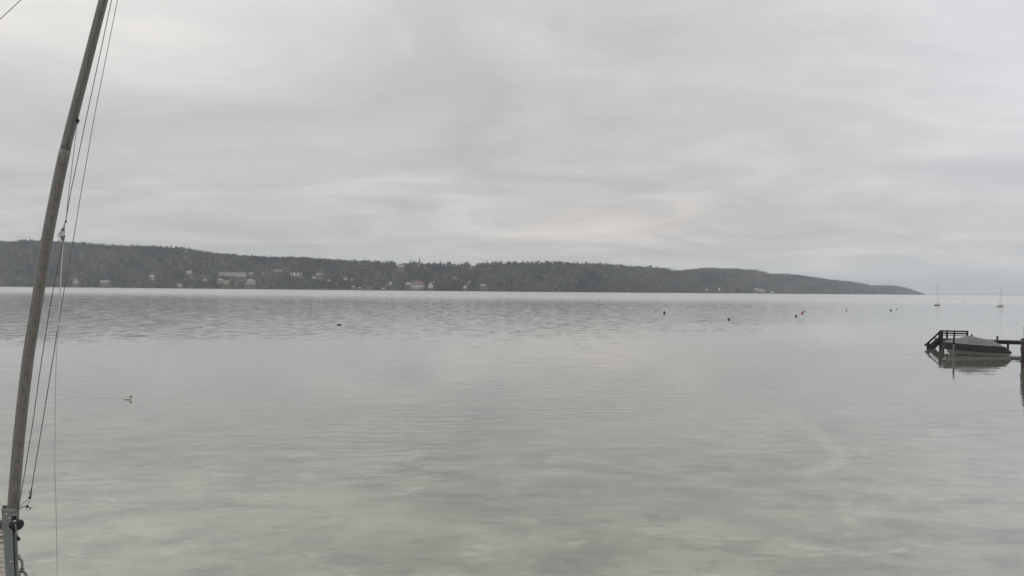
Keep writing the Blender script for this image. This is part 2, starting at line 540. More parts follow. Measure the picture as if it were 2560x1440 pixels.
# ------------------------------------------------------------------ setting: far shore
sky_px = [-500, -300, 0, 20, 60, 100, 150, 200, 250, 300, 340, 400, 470, 500, 550, 600, 640, 700, 760, 800, 850, 900, 950, 1000, 1050, 1100, 1150, 1180, 1202, 1250, 1300, 1380, 1420, 1500, 1550, 1600, 1640, 1700, 1740, 1780, 1830, 1890, 1930, 1990, 2050, 2100, 2150, 2180, 2230, 2270, 2300, 2310]
sky_py = [606, 604, 602, 603, 599, 600, 603, 605, 610, 613, 613, 615, 620, 626, 633, 637, 639, 642, 643, 645, 649, 651, 654, 658, 659, 661, 664, 666, 658, 657, 657, 655, 657, 661, 664, 668, 669, 676, 671, 669, 671, 674, 684, 686, 695, 701, 707, 713, 712.5, 720, 731, 735]
d_px = [-500, 0, 600, 1050, 1300, 1640, 1800, 2000, 2150, 2310]
d_m = [1900, 1900, 1850, 1850, 1950, 2350, 2750, 3250, 3800, 4500]


def shore_d(px):
    return np.interp(px, d_px, d_m)


def ridge_r(px):
    return np.interp(px, [-500, 1000, 1700, 2250, 2310], [620, 480, 480, 300, 90])


def tree_h(px):
    return np.interp(px, [-500, 2100, 2230, 2310], [21, 20, 15, 9])


def horizon(px):
    return 713.0 + 0.0098 * px


def ridge_top(px):
    return (horizon(px) - np.interp(px, sky_px, sky_py)) / F * (shore_d(px) + ridge_r(px)) + CAM_H


def ridge_h(px):
    return np.maximum(1.2, ridge_top(px) - 0.86 * tree_h(px))


def lump(px, tt):
    return (np.sin(px * 0.021 + tt * 5) * 0.4 + np.sin(px * 0.047 - tt * 9 + 1) * 0.35 + np.sin(px * 0.11 + tt * 13 + 2) * 0.25)


def ground(px, tt):
    """far-shore terrain: px across, tt = 0 at the waterline, 1 at the ridge"""
    px = np.asarray(px, float)
    tt = np.asarray(tt, float)
    Y = shore_d(px) + tt * ridge_r(px)
    X = (px - 1280) / F * Y
    H = ridge_h(px)
    rise = np.where(tt < 1, 0.72 * tt + 0.28 * tt * tt * (3 - 2 * tt), 1 - 0.12 * (tt - 1))
    z = H * rise + lump(px, tt) * 0.10 * H * np.clip(np.minimum(tt * 3, (0.95 - tt) * 2.5), 0, 1)
    z = z + 1.2 * np.clip(tt / 0.01, 0, 1) - 1.0 * (tt <= 0)
    return X, Y, z


m_hill = mat('leaf_litter', (0.065, 0.056, 0.042), 0.95, 0, 0.35, 0.02)
gp = np.concatenate([np.linspace(-500, 2250, 190), np.linspace(2258, 2312, 14)])
gt = np.concatenate([[-0.01, 0.0, 0.01, 0.02], np.linspace(0.05, 1.0, 18), [1.15, 1.4, 1.9, 2.5]])
GP, GT = np.meshgrid(gp, gt)
X, Y, Z = ground(GP, GT)
Z[-1] = -2
Z[:, -1] = np.minimum(Z[:, -1], -0.5)
vs = np.stack([X, Y, Z], -1).reshape(-1, 3)
nx = len(gp)
fs = [(j * nx + i, j * nx + i + 1, (j + 1) * nx + i + 1, (j + 1) * nx + i) for j in range(len(gt) - 1) for i in range(nx - 1)]
me = bpy.data.meshes.new('hill')
me.from_pydata(vs.tolist(), [], fs)
me.update()
me.polygons.foreach_set('use_smooth', [True] * len(me.polygons))
me.materials.append(m_hill)
hill = bpy.data.objects.new('hill', me)
COL.objects.link(hill)
tag(hill, kind='structure')

m_bank = mat('shaded_bank', (0.030, 0.028, 0.027), 0.8, 0, 0.5, 0.15)  # dark colour paints in the shade line under the shore trees
bp = np.linspace(-500, 2300, 240)
X0, Y0, _ = ground(bp, 0 * bp - 0.004)
X1, Y1, _ = ground(bp, 0 * bp + 0.004)
hh = 1.6 + 0.7 * np.sin(bp * 0.13) + 0.5 * np.sin(bp * 0.41 + 1)
vs = []
for k in range(240):
    vs += [(X0[k], Y0[k], -1.5), (X0[k], Y0[k] + 0.3, hh[k]), (X1[k], Y1[k], hh[k] + 0.2)]
fs = [(k * 3 + a, k * 3 + 3 + a, k * 3 + 4 + a, k * 3 + 1 + a) for k in range(239) for a in range(2)]
me = bpy.data.meshes.new('shore_bank')
me.from_pydata(vs, [], fs)
me.update()
me.materials.append(m_bank)
so = bpy.data.objects.new('shore_bank', me)
COL.objects.link(so)
tag(so, kind='structure')

# very far shore beyond the point, nearly lost in the haze
m_far = mat('far_woodland', (0.05, 0.055, 0.045), 0.95, 0, 0.3, 0.004)
fx = np.linspace(-2000, 14000, 60)
vs, fs = [], []
for i, x in enumerate(fx):
    h = 0.25 * (70 + 35 * math.sin(x * 0.0011) + 22 * math.sin(x * 0.0027 + 1) + 8 * math.sin(x * 0.009))
    vs += [(x, 13500, -1), (x, 14100, h), (x, 16500, h * 1.1), (x, 17500, -1)]
for i in range(len(fx) - 1):
    for k in range(3):
        a = i * 4 + k
        fs.append((a, a + 4, a + 5, a + 1))
me = bpy.data.meshes.new('distant_hill')
me.from_pydata(vs, [], fs)
me.update()
me.materials.append(m_far)
fo = bpy.data.objects.new('distant_hill', me)
COL.objects.link(fo)
tag(fo, kind='structure')


def find_t(px, py):
    """terrain parameter whose ground is seen at (px, py)"""
    tt = np.linspace(0.004, 1.15, 400)
    X, Y, Z = ground(np.full(400, px), tt)
    best, bd = 0, 1e9
    for i in range(0, 400, 2):
        d = abs(proj((X[i], Y[i], Z[i]))[1] - py)
        if d < bd:
            bd, best = d, i
    return float(tt[best])


# ------------------------------------------------------------------ far buildings
clear = []      # (px0, px1, py_top, py_base, depth): gardens kept free of trees


def house(px, py, wpx, hpx, label, walls='wall_white', roof='roof_dark', style='gable', cols=3, rows=2, rot=0.0, cat='house', name='house', roof_part=0.4, group=None, deep=0.7):
    tt = find_t(px, py)
    X, Y, Z = [float(q) for q in ground(px, tt)]
    k = Y / F
    wpx, hpx = wpx * 1.12, hpx * 1.1
    wd, ht = wpx * k, hpx * k
    if wpx < 12.4:
        cols = 0
    clear.append((px - wpx / 2 - 1, px + wpx / 2 + 1, py - hpx, py, Y))
    o = thing(name, (X, Y, Z - 0.5), label, cat, group)
    d = wd * deep
    base = Vector((X, Y, Z - 0.5))
    yaw = Matrix.Rotation(math.atan2(X, Y) * -1 + rot, 3, 'Z')

    def L(x, y, z):
        return base + yaw @ Vector((x, y, z))
    wall_h = ht * (1 - roof_part) if style != 'flat' else ht * 0.92
    mb = MB()
    mb.box(L(0, d / 2, wall_h / 2), (wd, d, wall_h), yaw)
    if style == 'gable_front':
        mb.add([L(-wd / 2, 0, wall_h), L(wd / 2, 0, wall_h), L(0, 0, ht * 0.98), L(-wd / 2, d, wall_h), L(wd / 2, d, wall_h), L(0, d, ht * 0.98)],
               [(0, 1, 2), (3, 5, 4), (0, 3, 4, 1)])
    mb.build('wall', M[walls], o)
    e = wd * 0.05
    rb = MB()
    if style == 'flat':
        rb.box(L(0, d / 2, ht * 0.96), (wd + 2 * e, d + 2 * e, ht * 0.08), yaw)
    elif style == 'gable':
        th = 0.25
        z0, z1 = wall_h - 0.1, ht
        rb.add([L(-wd / 2 - e, -e, z0), L(wd / 2 + e, -e, z0), L(wd / 2 + e, d / 2, z1), L(-wd / 2 - e, d / 2, z1), L(wd / 2 + e, d + e, z0), L(-wd / 2 - e, d + e, z0),
                L(-wd / 2 - e, 0, z0 - th), L(wd / 2 + e, 0, z0 - th), L(wd / 2 + e, d, z0 - th), L(-wd / 2 - e, d, z0 - th)],
               [(0, 1, 2, 3), (3, 2, 4, 5), (0, 3, 5), (1, 4, 2), (0, 6, 7, 1), (5, 4, 8, 9), (6, 9, 8, 7), (0, 5, 9, 6), (1, 7, 8, 4)])
    elif style == 'hip':
        z0, z1 = wall_h - 0.1, ht
        rb.add([L(-wd / 2 - e, -e, z0), L(wd / 2 + e, -e, z0), L(wd / 2 + e, d + e, z0), L(-wd / 2 - e, d + e, z0), L(-wd * 0.22, d / 2, z1), L(wd * 0.22, d / 2, z1)],
               [(0, 1, 5, 4), (1, 2, 5), (2, 3, 4, 5), (3, 0, 4), (0, 3, 2, 1)])
    else:  # gable_front
        th = 0.3
        for sgn in (-1, 1):
            a = [L(sgn * (wd / 2 + e), -e, wall_h - e * 0.8), L(0, -e, ht), L(0, d + e, ht), L(sgn * (wd / 2 + e), d + e, wall_h - e * 0.8)]
            bq = [q + Vector((0, 0, th)) for q in a]
            rb.add(a + bq, [(0, 1, 2, 3), (4, 7, 6, 5), (0, 4, 5, 1), (1, 5, 6, 2), (2, 6, 7, 3), (3, 7, 4, 0)])
    rf = rb.build('roof', M[roof], o)
    if wpx > 14 and style != 'flat':
        cb = MB()
        cb.box(L(wd * 0.2, d * 0.6, ht * 0.98), (1.0, 1.0, ht * 0.18), yaw)
        cb.build('chimney', M['wall_cream'], rf)
    if cols:
        ww, wh = wd / cols * 0.5, wall_h / rows * 0.5
        for r in range(rows):
            for c in range(cols):
                cx, cz = -wd / 2 + wd * (c + 0.5) / cols, wall_h * (r + 0.52) / rows
                wb = MB()
                wb.box(L(cx, -0.02, cz), (ww, 0.14, wh), yaw)
                wo_ = wb.build('window', M['window'], o)
                if wpx > 20:
                    fb = MB()
                    fb.box(L(cx, -0.10, cz - wh / 2 - 0.1), (ww + 0.4, 0.3, 0.18), yaw)
                    fb.build('sill', M['frame'], wo_)
    return o, L, wd, ht, d


house(188, 711, 12, 12, 'white two storey house close above the shore, just right of the leaning mast', 'wall_white', 'roof_grey', 'hip', 2, 2)
house(263, 711, 18, 9, 'long yellowish house with low roof, alone near the shore at the far left', 'wall_cream', 'roof_grey', 'gable', 4, 1, roof_part=0.35)
house(380, 699, 12, 14, 'small white house with red roof alone in the woods left of the apartment blocks', 'wall_white', 'roof_red', 'gable_front', 2, 1, roof_part=0.5)
house(473, 684, 11, 6, 'small white house high in the woods left of the apartment row', 'wall_white', 'roof_grey', 'gable', 2, 1, roof_part=0.45)
house(450, 717, 11, 7, 'white boathouse right on the waterline below the left woods', 'wall_white', 'roof_grey', 'gable', 2, 1, name='boathouse', cat='boathouse')
house(512, 703, 11, 6, 'little white house between the shore boathouse and the cream villa', 'wall_white', 'roof_dark', 'gable_front', 1, 1, roof_part=0.5)
house(550, 707, 15, 10, 'cream villa below the apartment row, upper left of the joined pair', 'wall_cream', 'roof_grey', 'hip', 3, 2, roof_part=0.3)
house(567, 711, 13, 11, 'cream villa below the apartment row, lower right of the joined pair', 'wall_cream', 'roof_grey', 'flat', 3, 2)
house(553, 690, 13, 10, 'white apartment block with tall windows, first from the left of the hillside row', 'wall_white', 'roof_grey', 'flat', 3, 2, name='apartment_block', cat='apartment block', group='apartment blocks in the hillside row', deep=0.5)
house(574, 690, 20, 10, 'white apartment block, the middle one of the hillside row of three', 'wall_white', 'roof_grey', 'flat', 4, 2, name='apartment_block', cat='apartment block', group='apartment blocks in the hillside row', deep=0.4)
house(600, 691, 26, 11, 'white apartment block, the widest and right one of the hillside row of three', 'wall_white', 'roof_grey', 'flat', 5, 3, name='apartment_block', cat='apartment block', group='apartment blocks in the hillside row', deep=0.4)
house(628, 686, 10, 5, 'small white house just right of the apartment row', 'wall_white', 'roof_grey', 'gable', 2, 1)
house(657, 687, 12, 6, 'low white house below and left of the long flat roofed house', 'wall_white', 'roof_dark', 'gable', 2, 1)
house(626, 712, 21, 13, 'white villa with grey hip roof near the shore below the apartment row', 'wall_white', 'roof_grey', 'hip', 4, 2, roof_part=0.42)
house(694, 680, 25, 7, 'long white flat roofed house, highest on the slope right of the apartments', 'wall_white', 'roof_dark', 'flat', 4, 1, deep=0.4)
house(740, 690, 24, 9, 'white terraced house with long balconies on the slope', 'wall_white', 'roof_grey', 'flat', 3, 2, deep=0.45)
house(785, 698, 13, 7, 'white house among bare trees right of the terraced house', 'wall_white', 'roof_dark', 'gable_front', 2, 1, roof_part=0.5)
house(798, 689, 12, 6, 'grey roofed house just above the bare trees, right of the terraced house', 'wall_pink', 'roof_grey', 'gable', 0, 1, roof_part=0.6)
house(926, 720.5, 13, 5, 'low white boathouse with dark roof on the waterline left of the red roofed villa', 'wall_white', 'roof_dark', 'gable', 2, 1, name='boathouse', cat='boathouse', roof_part=0.5)
house(958, 722.5, 6, 4, 'tiny white hut on the waterline between the boathouse and the red roofed villa', 'wall_white', 'roof_dark', 'gable_front', 0, 1, roof_part=0.4, name='boathouse', cat='boathouse')
house(976, 711, 7, 8, 'narrow white house half hidden in trees left of the red roofed villa', 'wall_white', 'roof_grey', 'gable_front', 1, 2)
house(1020, 712, 11, 7, 'small white house directly left of the red roofed villa', 'wall_white', 'roof_grey', 'flat', 2, 1)
house(1043.5, 721.5, 29, 18, 'large white lakeside villa with red roof below the church', 'wall_white', 'roof_red', 'hip', 5, 2, name='villa', cat='villa', roof_part=0.40)
house(1077, 720, 11, 14, 'narrow white gabled house with dark red roof right of the red roofed villa', 'wall_white', 'roof_red', 'gable_front', 2, 2, roof_part=0.45)
house(1163, 721.5, 8, 9, 'white shore house midway between the narrow gabled house and the pinkish one', 'wall_white', 'roof_dark', 'gable_front', 1, 2)
house(1208, 721, 16, 11, 'pinkish house with blue grey roof, the last one on the shore before bare woods', 'wall_pink', 'roof_grey', 'hip', 3, 2)
house(1002, 670, 15, 6, 'white house on the hilltop left of the church', 'wall_white', 'roof_grey', 'gable', 3, 1, roof_part=0.45)
house(1178, 671, 11, 7, 'white gabled house on the hilltop right of the church', 'wall_white', 'roof_dark', 'gable_front', 1, 1, roof_part=0.5)
house(1766, 726, 7, 5, 'small pale house, leftmost of the hamlet under the right hill', 'wall_white', 'roof_grey', 'gable', 0, 1)
house(1798, 727, 4, 8, 'slim white tower like house in the hamlet under the right hill', 'wall_white', 'roof_grey', 'gable_front', 0, 1)
house(1891, 724, 7, 4, 'white house set above its neighbours in the hamlet under the right hill', 'wall_white', 'roof_grey', 'gable', 0, 1)
house(1904, 730, 13, 6, 'largest white house on the shore of the hamlet under the right hill', 'wall_white', 'roof_grey', 'gable', 2, 1)
house(1930, 732, 7, 4, 'low white boathouse, rightmost of the hamlet under the right hill', 'wall_white', 'roof_grey', 'gable', 0, 1, name='boathouse', cat='boathouse')

house(822, 702, 7, 4, 'tiny white cottage low in the woods right of the terraced house', 'wall_white', 'roof_grey', 'gable', 0, 1)
house(863, 700, 7, 5, 'small white cottage midway between terraced house and red roofed villa', 'wall_white', 'roof_grey', 'gable', 0, 1)
house(880, 702, 4, 7, 'slim white gable end left of the broad olive tree', 'wall_white', 'roof_grey', 'gable_front', 0, 1)
house(884, 717.5, 8, 5, 'white hut by the water below the broad olive tree', 'wall_white', 'roof_dark', 'gable', 0, 1)
house(900, 720.5, 6, 4, 'tiny white hut on the waterline left of the low boathouse', 'wall_white', 'roof_grey', 'gable_front', 0, 1)
house(594, 710, 5, 4, 'tiny cream hut between the cream villa and the hip roofed villa', 'wall_cream', 'roof_grey', 'gable', 0, 1)
house(686, 711, 5, 5, 'tiny white hut in the woods right of the hip roofed villa', 'wall_white', 'roof_grey', 'gable_front', 0, 1)

# church on the hilltop
tt = 0.97
X, Y, Z = [float(q) for q in ground(1048, tt)]
ch = thing('church', (X, Y, Z), 'village church with slender pointed spire on the hilltop', 'church')
top = P(1048.5, 641, Y).z
b0 = Vector((X, Y, Z))
twr = top - Z
MB().box(b0 + Vector((0, 0, twr * 0.25)), (6.6, 6.6, twr * 0.5)).build('tower', M['stone'], ch)
sp = MB()
z0 = Z + twr * 0.5
q = 3.6
sp.add([(X - q, Y - q, z0), (X + q, Y - q, z0), (X + q, Y + q, z0), (X - q, Y + q, z0), (X - 1.8, Y - 1.8, z0 + 5), (X + 1.8, Y - 1.8, z0 + 5), (X + 1.8, Y + 1.8, z0 + 5), (X - 1.8, Y + 1.8, z0 + 5), (X, Y, top)],
       [(0, 1, 5, 4), (1, 2, 6, 5), (2, 3, 7, 6), (3, 0, 4, 7), (4, 5, 8), (5, 6, 8), (6, 7, 8), (7, 4, 8), (0, 3, 2, 1)])
spire = sp.build('spire', M['roof_dark'], ch)
MB().tube([(X, Y, top - 0.6), (X, Y, top + 1.6)], 0.18, 6).build('cross', M['fit'], spire)
nv = MB()
nv.box(b0 + Vector((-10, 0, 6)), (13, 9, 12))
nv.build('nave', M['stone'], ch)
rv = MB()
rv.add([(X - 17, Y - 5, Z + 12), (X - 3.4, Y - 5, Z + 12), (X - 3.4, Y + 5, Z + 12), (X - 17, Y + 5, Z + 12), (X - 17, Y, Z + 19), (X - 3.4, Y, Z + 19)],
       [(0, 1, 5, 4), (2, 3, 4, 5), (1, 2, 5), (3, 0, 4), (0, 3, 2, 1)])
rv.build('roof', M['roof_dark'], ch)
clear.append((1044, 1053, 630, 656, Y + 40))

# transmitter mast on the left ridge
X, Y, Z = [float(q) for q in ground(73, 1.0)]
tm = thing('transmitter_mast', (X, Y, Z), 'thin transmitter mast with small platform on the left ridge', 'radio mast')
tp = P(73, 591, Y).z
MB().tube([(X, Y, Z), (X, Y, tp)], [1.0, 0.45], 6).build('pole', M['fit'], tm)
MB().lathe([(2.2, 0), (2.2, 1.2)], (X, Y, tp - 3.5), 8).build('platform', M['fit'], tm)


# ------------------------------------------------------------------ trees
def crown_points(kind, n, r):
    """n triangles of a unit-high tree crown -> (n,3,3)"""
    if kind == 'conifer':
        z = 0.06 + 0.94 * (1 - np.sqrt(r.random(n)))
        z = np.where(np.arange(n) < 4, 0.93 + 0.02 * np.arange(n), z)
        rad = (1 - z) * 0.20 * (0.75 + 0.5 * r.random(n))
        a = r.random(n) * 6.283
        c = np.stack([rad * np.cos(a), rad * np.sin(a), z], -1)
        s = 0.05 + 0.09 * (1 - z) + 0.02 * r.random(n)
        out = np.stack([np.cos(a), np.sin(a), -0.7 + 0 * a], -1)
        side = np.stack([-np.sin(a), np.cos(a), 0 * a], -1)
        tri = np.stack([c - out * s[:, None] * 0.5 + [0, 0, 0.02], c + out * s[:, None] * 0.7 + side * s[:, None] * 0.6, c + out * s[:, None] * 0.7 - side * s[:, None] * 0.6], 1)
        tri[:4, 0, 2] = 1.0
        return tri
    lob = 6
    lc = r.normal(size=(lob, 3)) * [0.15, 0.15, 0.14] + [0, 0, 0.62]
    li = r.integers(0, lob, n)
    d = r.normal(size=(n, 3))
    d /= np.linalg.norm(d, axis=1)[:, None]
    rad = 0.20 * r.random(n) ** 0.4
    c = lc[li] + d * rad[:, None] * [1, 1, 1.05]
    c[:, 2] = np.clip(c[:, 2], 0.16, 0.98)
    s = (0.055 if kind == 'bare' else 0.075) * (0.7 + 0.7 * r.random(n))
    u = r.normal(size=(n, 3)); u /= np.linalg.norm(u, axis=1)[:, None]
    v = np.cross(u, r.normal(size=(n, 3))); v /= np.linalg.norm(v, axis=1)[:, None]
    if kind == 'bare':   # upright sprays of twigs
        u = u * 0.5 + [0, 0, 0.9]
        return np.stack([c + u * s[:, None] * 1.7, c + v * s[:, None] - u * s[:, None] * 0.6, c - v * s[:, None] - u * s[:, None] * 0.6], 1)
    return np.stack([c + u * s[:, None], c + v * s[:, None] - u * s[:, None] * 0.5, c - v * s[:, None] - u * s[:, None] * 0.5], 1)


def trunk_tris():
    a = np.array([0, 2.09, 4.19])
    lo = np.stack([0.018 * np.cos(a), 0.018 * np.sin(a), 0 * a - 0.08], -1)
    hi = np.stack([0.006 * np.cos(a), 0.006 * np.sin(a), 0 * a + 0.6], -1)
    T = []
    for i in range(3):
        j = (i + 1) % 3
        T += [[lo[i], lo[j], hi[i]], [hi[i], lo[j], hi[j]]]
    return np.array(T)


TINTS = {'conifer': [(0.022, 0.034, 0.026), (0.030, 0.044, 0.030), (0.020, 0.030, 0.028)],
         'bare': [(0.122, 0.100, 0.092), (0.100, 0.088, 0.083), (0.136, 0.108, 0.098), (0.112, 0.102, 0.092), (0.136, 0.122, 0.110)],
         'bud': [(0.130, 0.124, 0.080), (0.150, 0.136, 0.092), (0.105, 0.108, 0.066)]}
PROTO = {}
for kind, n in (('conifer', 46), ('bare', 62), ('bud', 60)):
    PROTO[kind] = [np.concatenate([crown_points(kind, n, rng), trunk_tris()]) for _ in range(6)]
    PROTO[kind + '_far'] = [crown_points(kind, 40, rng) * [1.3, 1.3, 1.25] - [0, 0, 0.25] for _ in range(6)]

m_leaf = bpy.data.materials.new('woodland')
m_leaf.use_nodes = True
t = NT(m_leaf.node_tree)
b = m_leaf.node_tree.nodes['Principled BSDF']
b.inputs['Roughness'].default_value = 0.9
b.inputs['Specular IOR Level'].default_value = 0.2
at = t.n('ShaderNodeAttribute', attribute_name='tint')
m_leaf.node_tree.links.new(at.outputs['Color'], b.inputs['Base Color'])

def stand(px, tq):
    """slow change of species mix along the slope"""
    a = math.sin(px * 0.019 + 3 * tq + 1.0) + 0.8 * math.sin(px * 0.043 - 6 * tq) + 0.6 * math.sin(px * 0.087 + 11 * tq + 2)
    b_ = math.sin(px * 0.027 - 5 * tq + 4.0) + 0.7 * math.sin(px * 0.061 + 8 * tq)
    k = 1.0 + 0.24 * a
    if 420 < px < 1260 and tq < 0.6:
        k *= 1.18
    return np.array([k * (1 + 0.12 * b_), k, k * (1 - 0.06 * b_)])


tris, cols = [], []
N_TREES = 15500
pxs = np.concatenate([rng.uniform(-420, 1500, 9500), rng.uniform(1450, 2311, 6000)])
tts = np.concatenate([0.012 + rng.random(9500) ** 1.0 * 1.15, 0.012 + rng.random(6000) * 1.12])
extra = 1100                      # a closer belt along the skyline and the waterline
pxs = np.concatenate([pxs, rng.uniform(-420, 2311, extra), rng.uniform(-420, 2311, extra)])
tts = np.concatenate([tts, 0.97 + rng.random(extra) * 0.08, 0.010 + rng.random(extra) * 0.02])
GX, GY, GZ = ground(pxs, tts)
for i in range(len(pxs)):
    px, tq = pxs[i], tts[i]
    x, y, z = GX[i], GY[i], GZ[i]
    H = float(tree_h(px)) * (0.62 + 0.42 * rng.random())
    if tq < 0.035:
        H *= 0.6
    if tq > 0.88:
        H = float(tree_h(px)) * ((0.50 + 0.80 * rng.random() ** 1.7) if 930 < px < 1680 else (0.70 + 0.34 * rng.random() ** 1.5))
    sx, sy = proj((x, y, z))
    top_py = sy - H / y * F
    skip = False
    for (a, b_, ty, by_, dp) in clear:
        if a - 3 < sx < b_ + 3 and y < dp + 14:
            wpx = H * 0.26 / y * F
            if top_py < by_ - 1.0 and sy > ty and a - wpx * 0.4 < sx < b_ + wpx * 0.4:
                skip = True
                break
    if skip:
        continue
    zone = math.sin(px * 0.013 + tq * 4.0) + 0.7 * math.sin(px * 0.031 - tq * 7.0 + 1.3) + 0.5 * math.sin(px * 0.005 + 2)
    pc = 0.12 + 0.16 * max(0, zone) + (0.35 if tq > 0.86 and (px < 560) else 0.0) + (0.10 if tq > 0.9 else 0)
    pb = 0.10 + (0.10 if (tq < 0.5 and 440 < px < 1250) else 0.0)
    u = rng.random()
    kind = 'conifer' if u < pc else ('bud' if u < pc + pb else 'bare')
    if kind == 'conifer':
        H *= 1.08
    pr = PROTO[kind + ('_far' if y > 2900 else '')][rng.integers(0, 6)]
    a = rng.random() * 6.283
    ca, sa = math.cos(a), math.sin(a)
    wd = (1.0 + 0.35 * rng.random()) * H
    rotm = np.array([[ca * wd, sa * wd, 0], [-sa * wd, ca * wd, 0], [0, 0, H]])
    tris.append(pr @ rotm + [x, y, z])
    tc = np.array(TINTS[kind][rng.integers(0, len(TINTS[kind]))]) * (0.87 + 0.26 * rng.random()) * stand(px, tq)
    cols.append(np.tile(tc, (len(pr) * 3, 1)))
T = np.concatenate(tris).reshape(-1, 3).astype(np.float32)
C = np.concatenate(cols)


def tri_mesh(name, V, C=None, m=None):
    n = len(V)
    me = bpy.data.meshes.new(name)
    me.vertices.add(n)
    me.vertices.foreach_set('co', V.astype(np.float32).ravel())
    me.loops.add(n)
    me.loops.foreach_set('vertex_index', np.arange(n, dtype=np.int32))
    me.polygons.add(n // 3)
    me.polygons.foreach_set('loop_start', np.arange(0, n, 3, dtype=np.int32))
    me.update(calc_edges=True)
    if C is not None:
        ca = me.color_attributes.new('tint', 'FLOAT_COLOR', 'POINT')
        ca.data.foreach_set('color', np.concatenate([C, np.ones((n, 1))], 1).astype(np.float32).ravel())
    me.materials.append(m)
    return me


fo = bpy.data.objects.new('forest', tri_mesh('forest', T, C, m_leaf))
COL.objects.link(fo)
tag(fo, 'mixed bare and evergreen woods covering the hills of the far shore', None, None, 'stuff')


def leaf_mat(name, col):
    m = mat(name, col, 0.9, 0, 0.3, 0.25)
    m.node_tree.nodes['Principled BSDF'].inputs['Specular IOR Level'].default_value = 0.2
    return m


LM = {'conifer': leaf_mat('conifer_needles', (0.026, 0.038, 0.028)), 'bud': leaf_mat('budding_leaves', (0.21, 0.205, 0.11)),
      'yellow': leaf_mat('yellow_green_leaves', (0.30, 0.275, 0.09)), 'pale': leaf_mat('pale_blossom', (0.44, 0.44, 0.39)), 'bare': leaf_mat('bare_twigs', (0.10, 0.085, 0.07))}


def tree(px, py_top, hpx, kind, label, leaf, wide=1.0, ground_t=None, group=None, name='tree'):
    base = py_top + hpx
    tt = ground_t if ground_t is not None else find_t(px, base)
    X, Y, Z = [float(q) for q in ground(px, tt)]
    topz = P(px, py_top, Y).z
    H = max(6.0, topz - Z)
    o = thing(name, (X, Y, Z), label, 'tree', group)
    tp = crown_points(kind, 150, rng).reshape(-1, 3) * [H * wide, H * wide, H]
    if kind != 'conifer':
        tp[:, 2] *= 1.0 / max(0.8, tp[:, 2].max() / H)
    me = tri_mesh('crown', tp, None, LM[leaf])
    c = bpy.data.objects.new('crown', me)
    COL.objects.link(c)
    c.parent = o
    mb = MB()
    mb.tube([(X, Y, Z - 1), (X + 0.1, Y, Z + H * 0.35), (X - 0.1, Y, Z + H * 0.8)], [H * 0.02, H * 0.014, H * 0.004], 6)
    if kind != 'conifer':
        for k in range(5):
            a = k * 1.26 + px
            mb.tube([(X, Y, Z + H * (0.28 + 0.06 * k)), (X + math.cos(a) * H * 0.13, Y + math.sin(a) * H * 0.13, Z + H * (0.48 + 0.07 * k))], [H * 0.009, H * 0.003], 5)
    mb.build('trunk', M['trunk'], o)
    return o


SK = 1.0
for px, pt, h, lab in [
    (144, 598, 15, 'dark conifer poking above the left ridge beside the limp pennant'),
    (211, 602, 13, 'dark conifer on the left ridge right of the thin halyards'),
    (345, 608, 14, 'dark conifer on the skyline above the lone red roofed house'),
    (400, 611, 13, 'small dark conifer on the skyline, left of a similar pointed one'),
    (427, 612, 14, 'pointed dark conifer on the skyline left of where the ridge dips'),
    (886, 645, 14, 'dark conifer on the skyline midway between terraced house and church'),
    (1025, 650, 15, 'left of two dark conifers close together left of the church spire'),
    (1031, 650, 15, 'right of two dark conifers close together left of the church spire'),
    (1084, 653, 17, 'dark conifer on the hilltop just right of the church spire'),
    (1100, 651, 18, 'tallest slim conifer on the hilltop right of the church'),
    (1146, 659, 14, 'slim conifer between the round hilltop tree and the white gabled house'),
    (1162, 656, 15, 'dark conifer directly left of the white gabled hilltop house'),
    (1193, 659, 14, 'conifer directly right of the white gabled hilltop house'),
    (1306, 649, 18, 'single sharply pointed conifer above the bare woods in mid picture'),
    (1403, 652, 14, 'blunt dark conifer on the skyline right of the sharply pointed one'),
    (1446, 655, 14, 'thin conifer on the middle skyline, right of the blunt dark one'),
    (1552, 658, 15, 'dark conifer on the skyline before the ridge falls to the saddle'),
]:
    tree(px, pt, h, 'conifer', lab, 'conifer', 1.1, 0.985, 'conifers along the far skyline', 'conifer_tree')
tree(1121, 651, 18, 'bare', 'round bare tree on the hilltop between two slim conifers', 'bare', 1.1, 0.985)
tree(1165, 652, 0, 'bare', 'bare broad tree on the hilltop left of the white gabled house', 'bare', 1.0, 0.99)
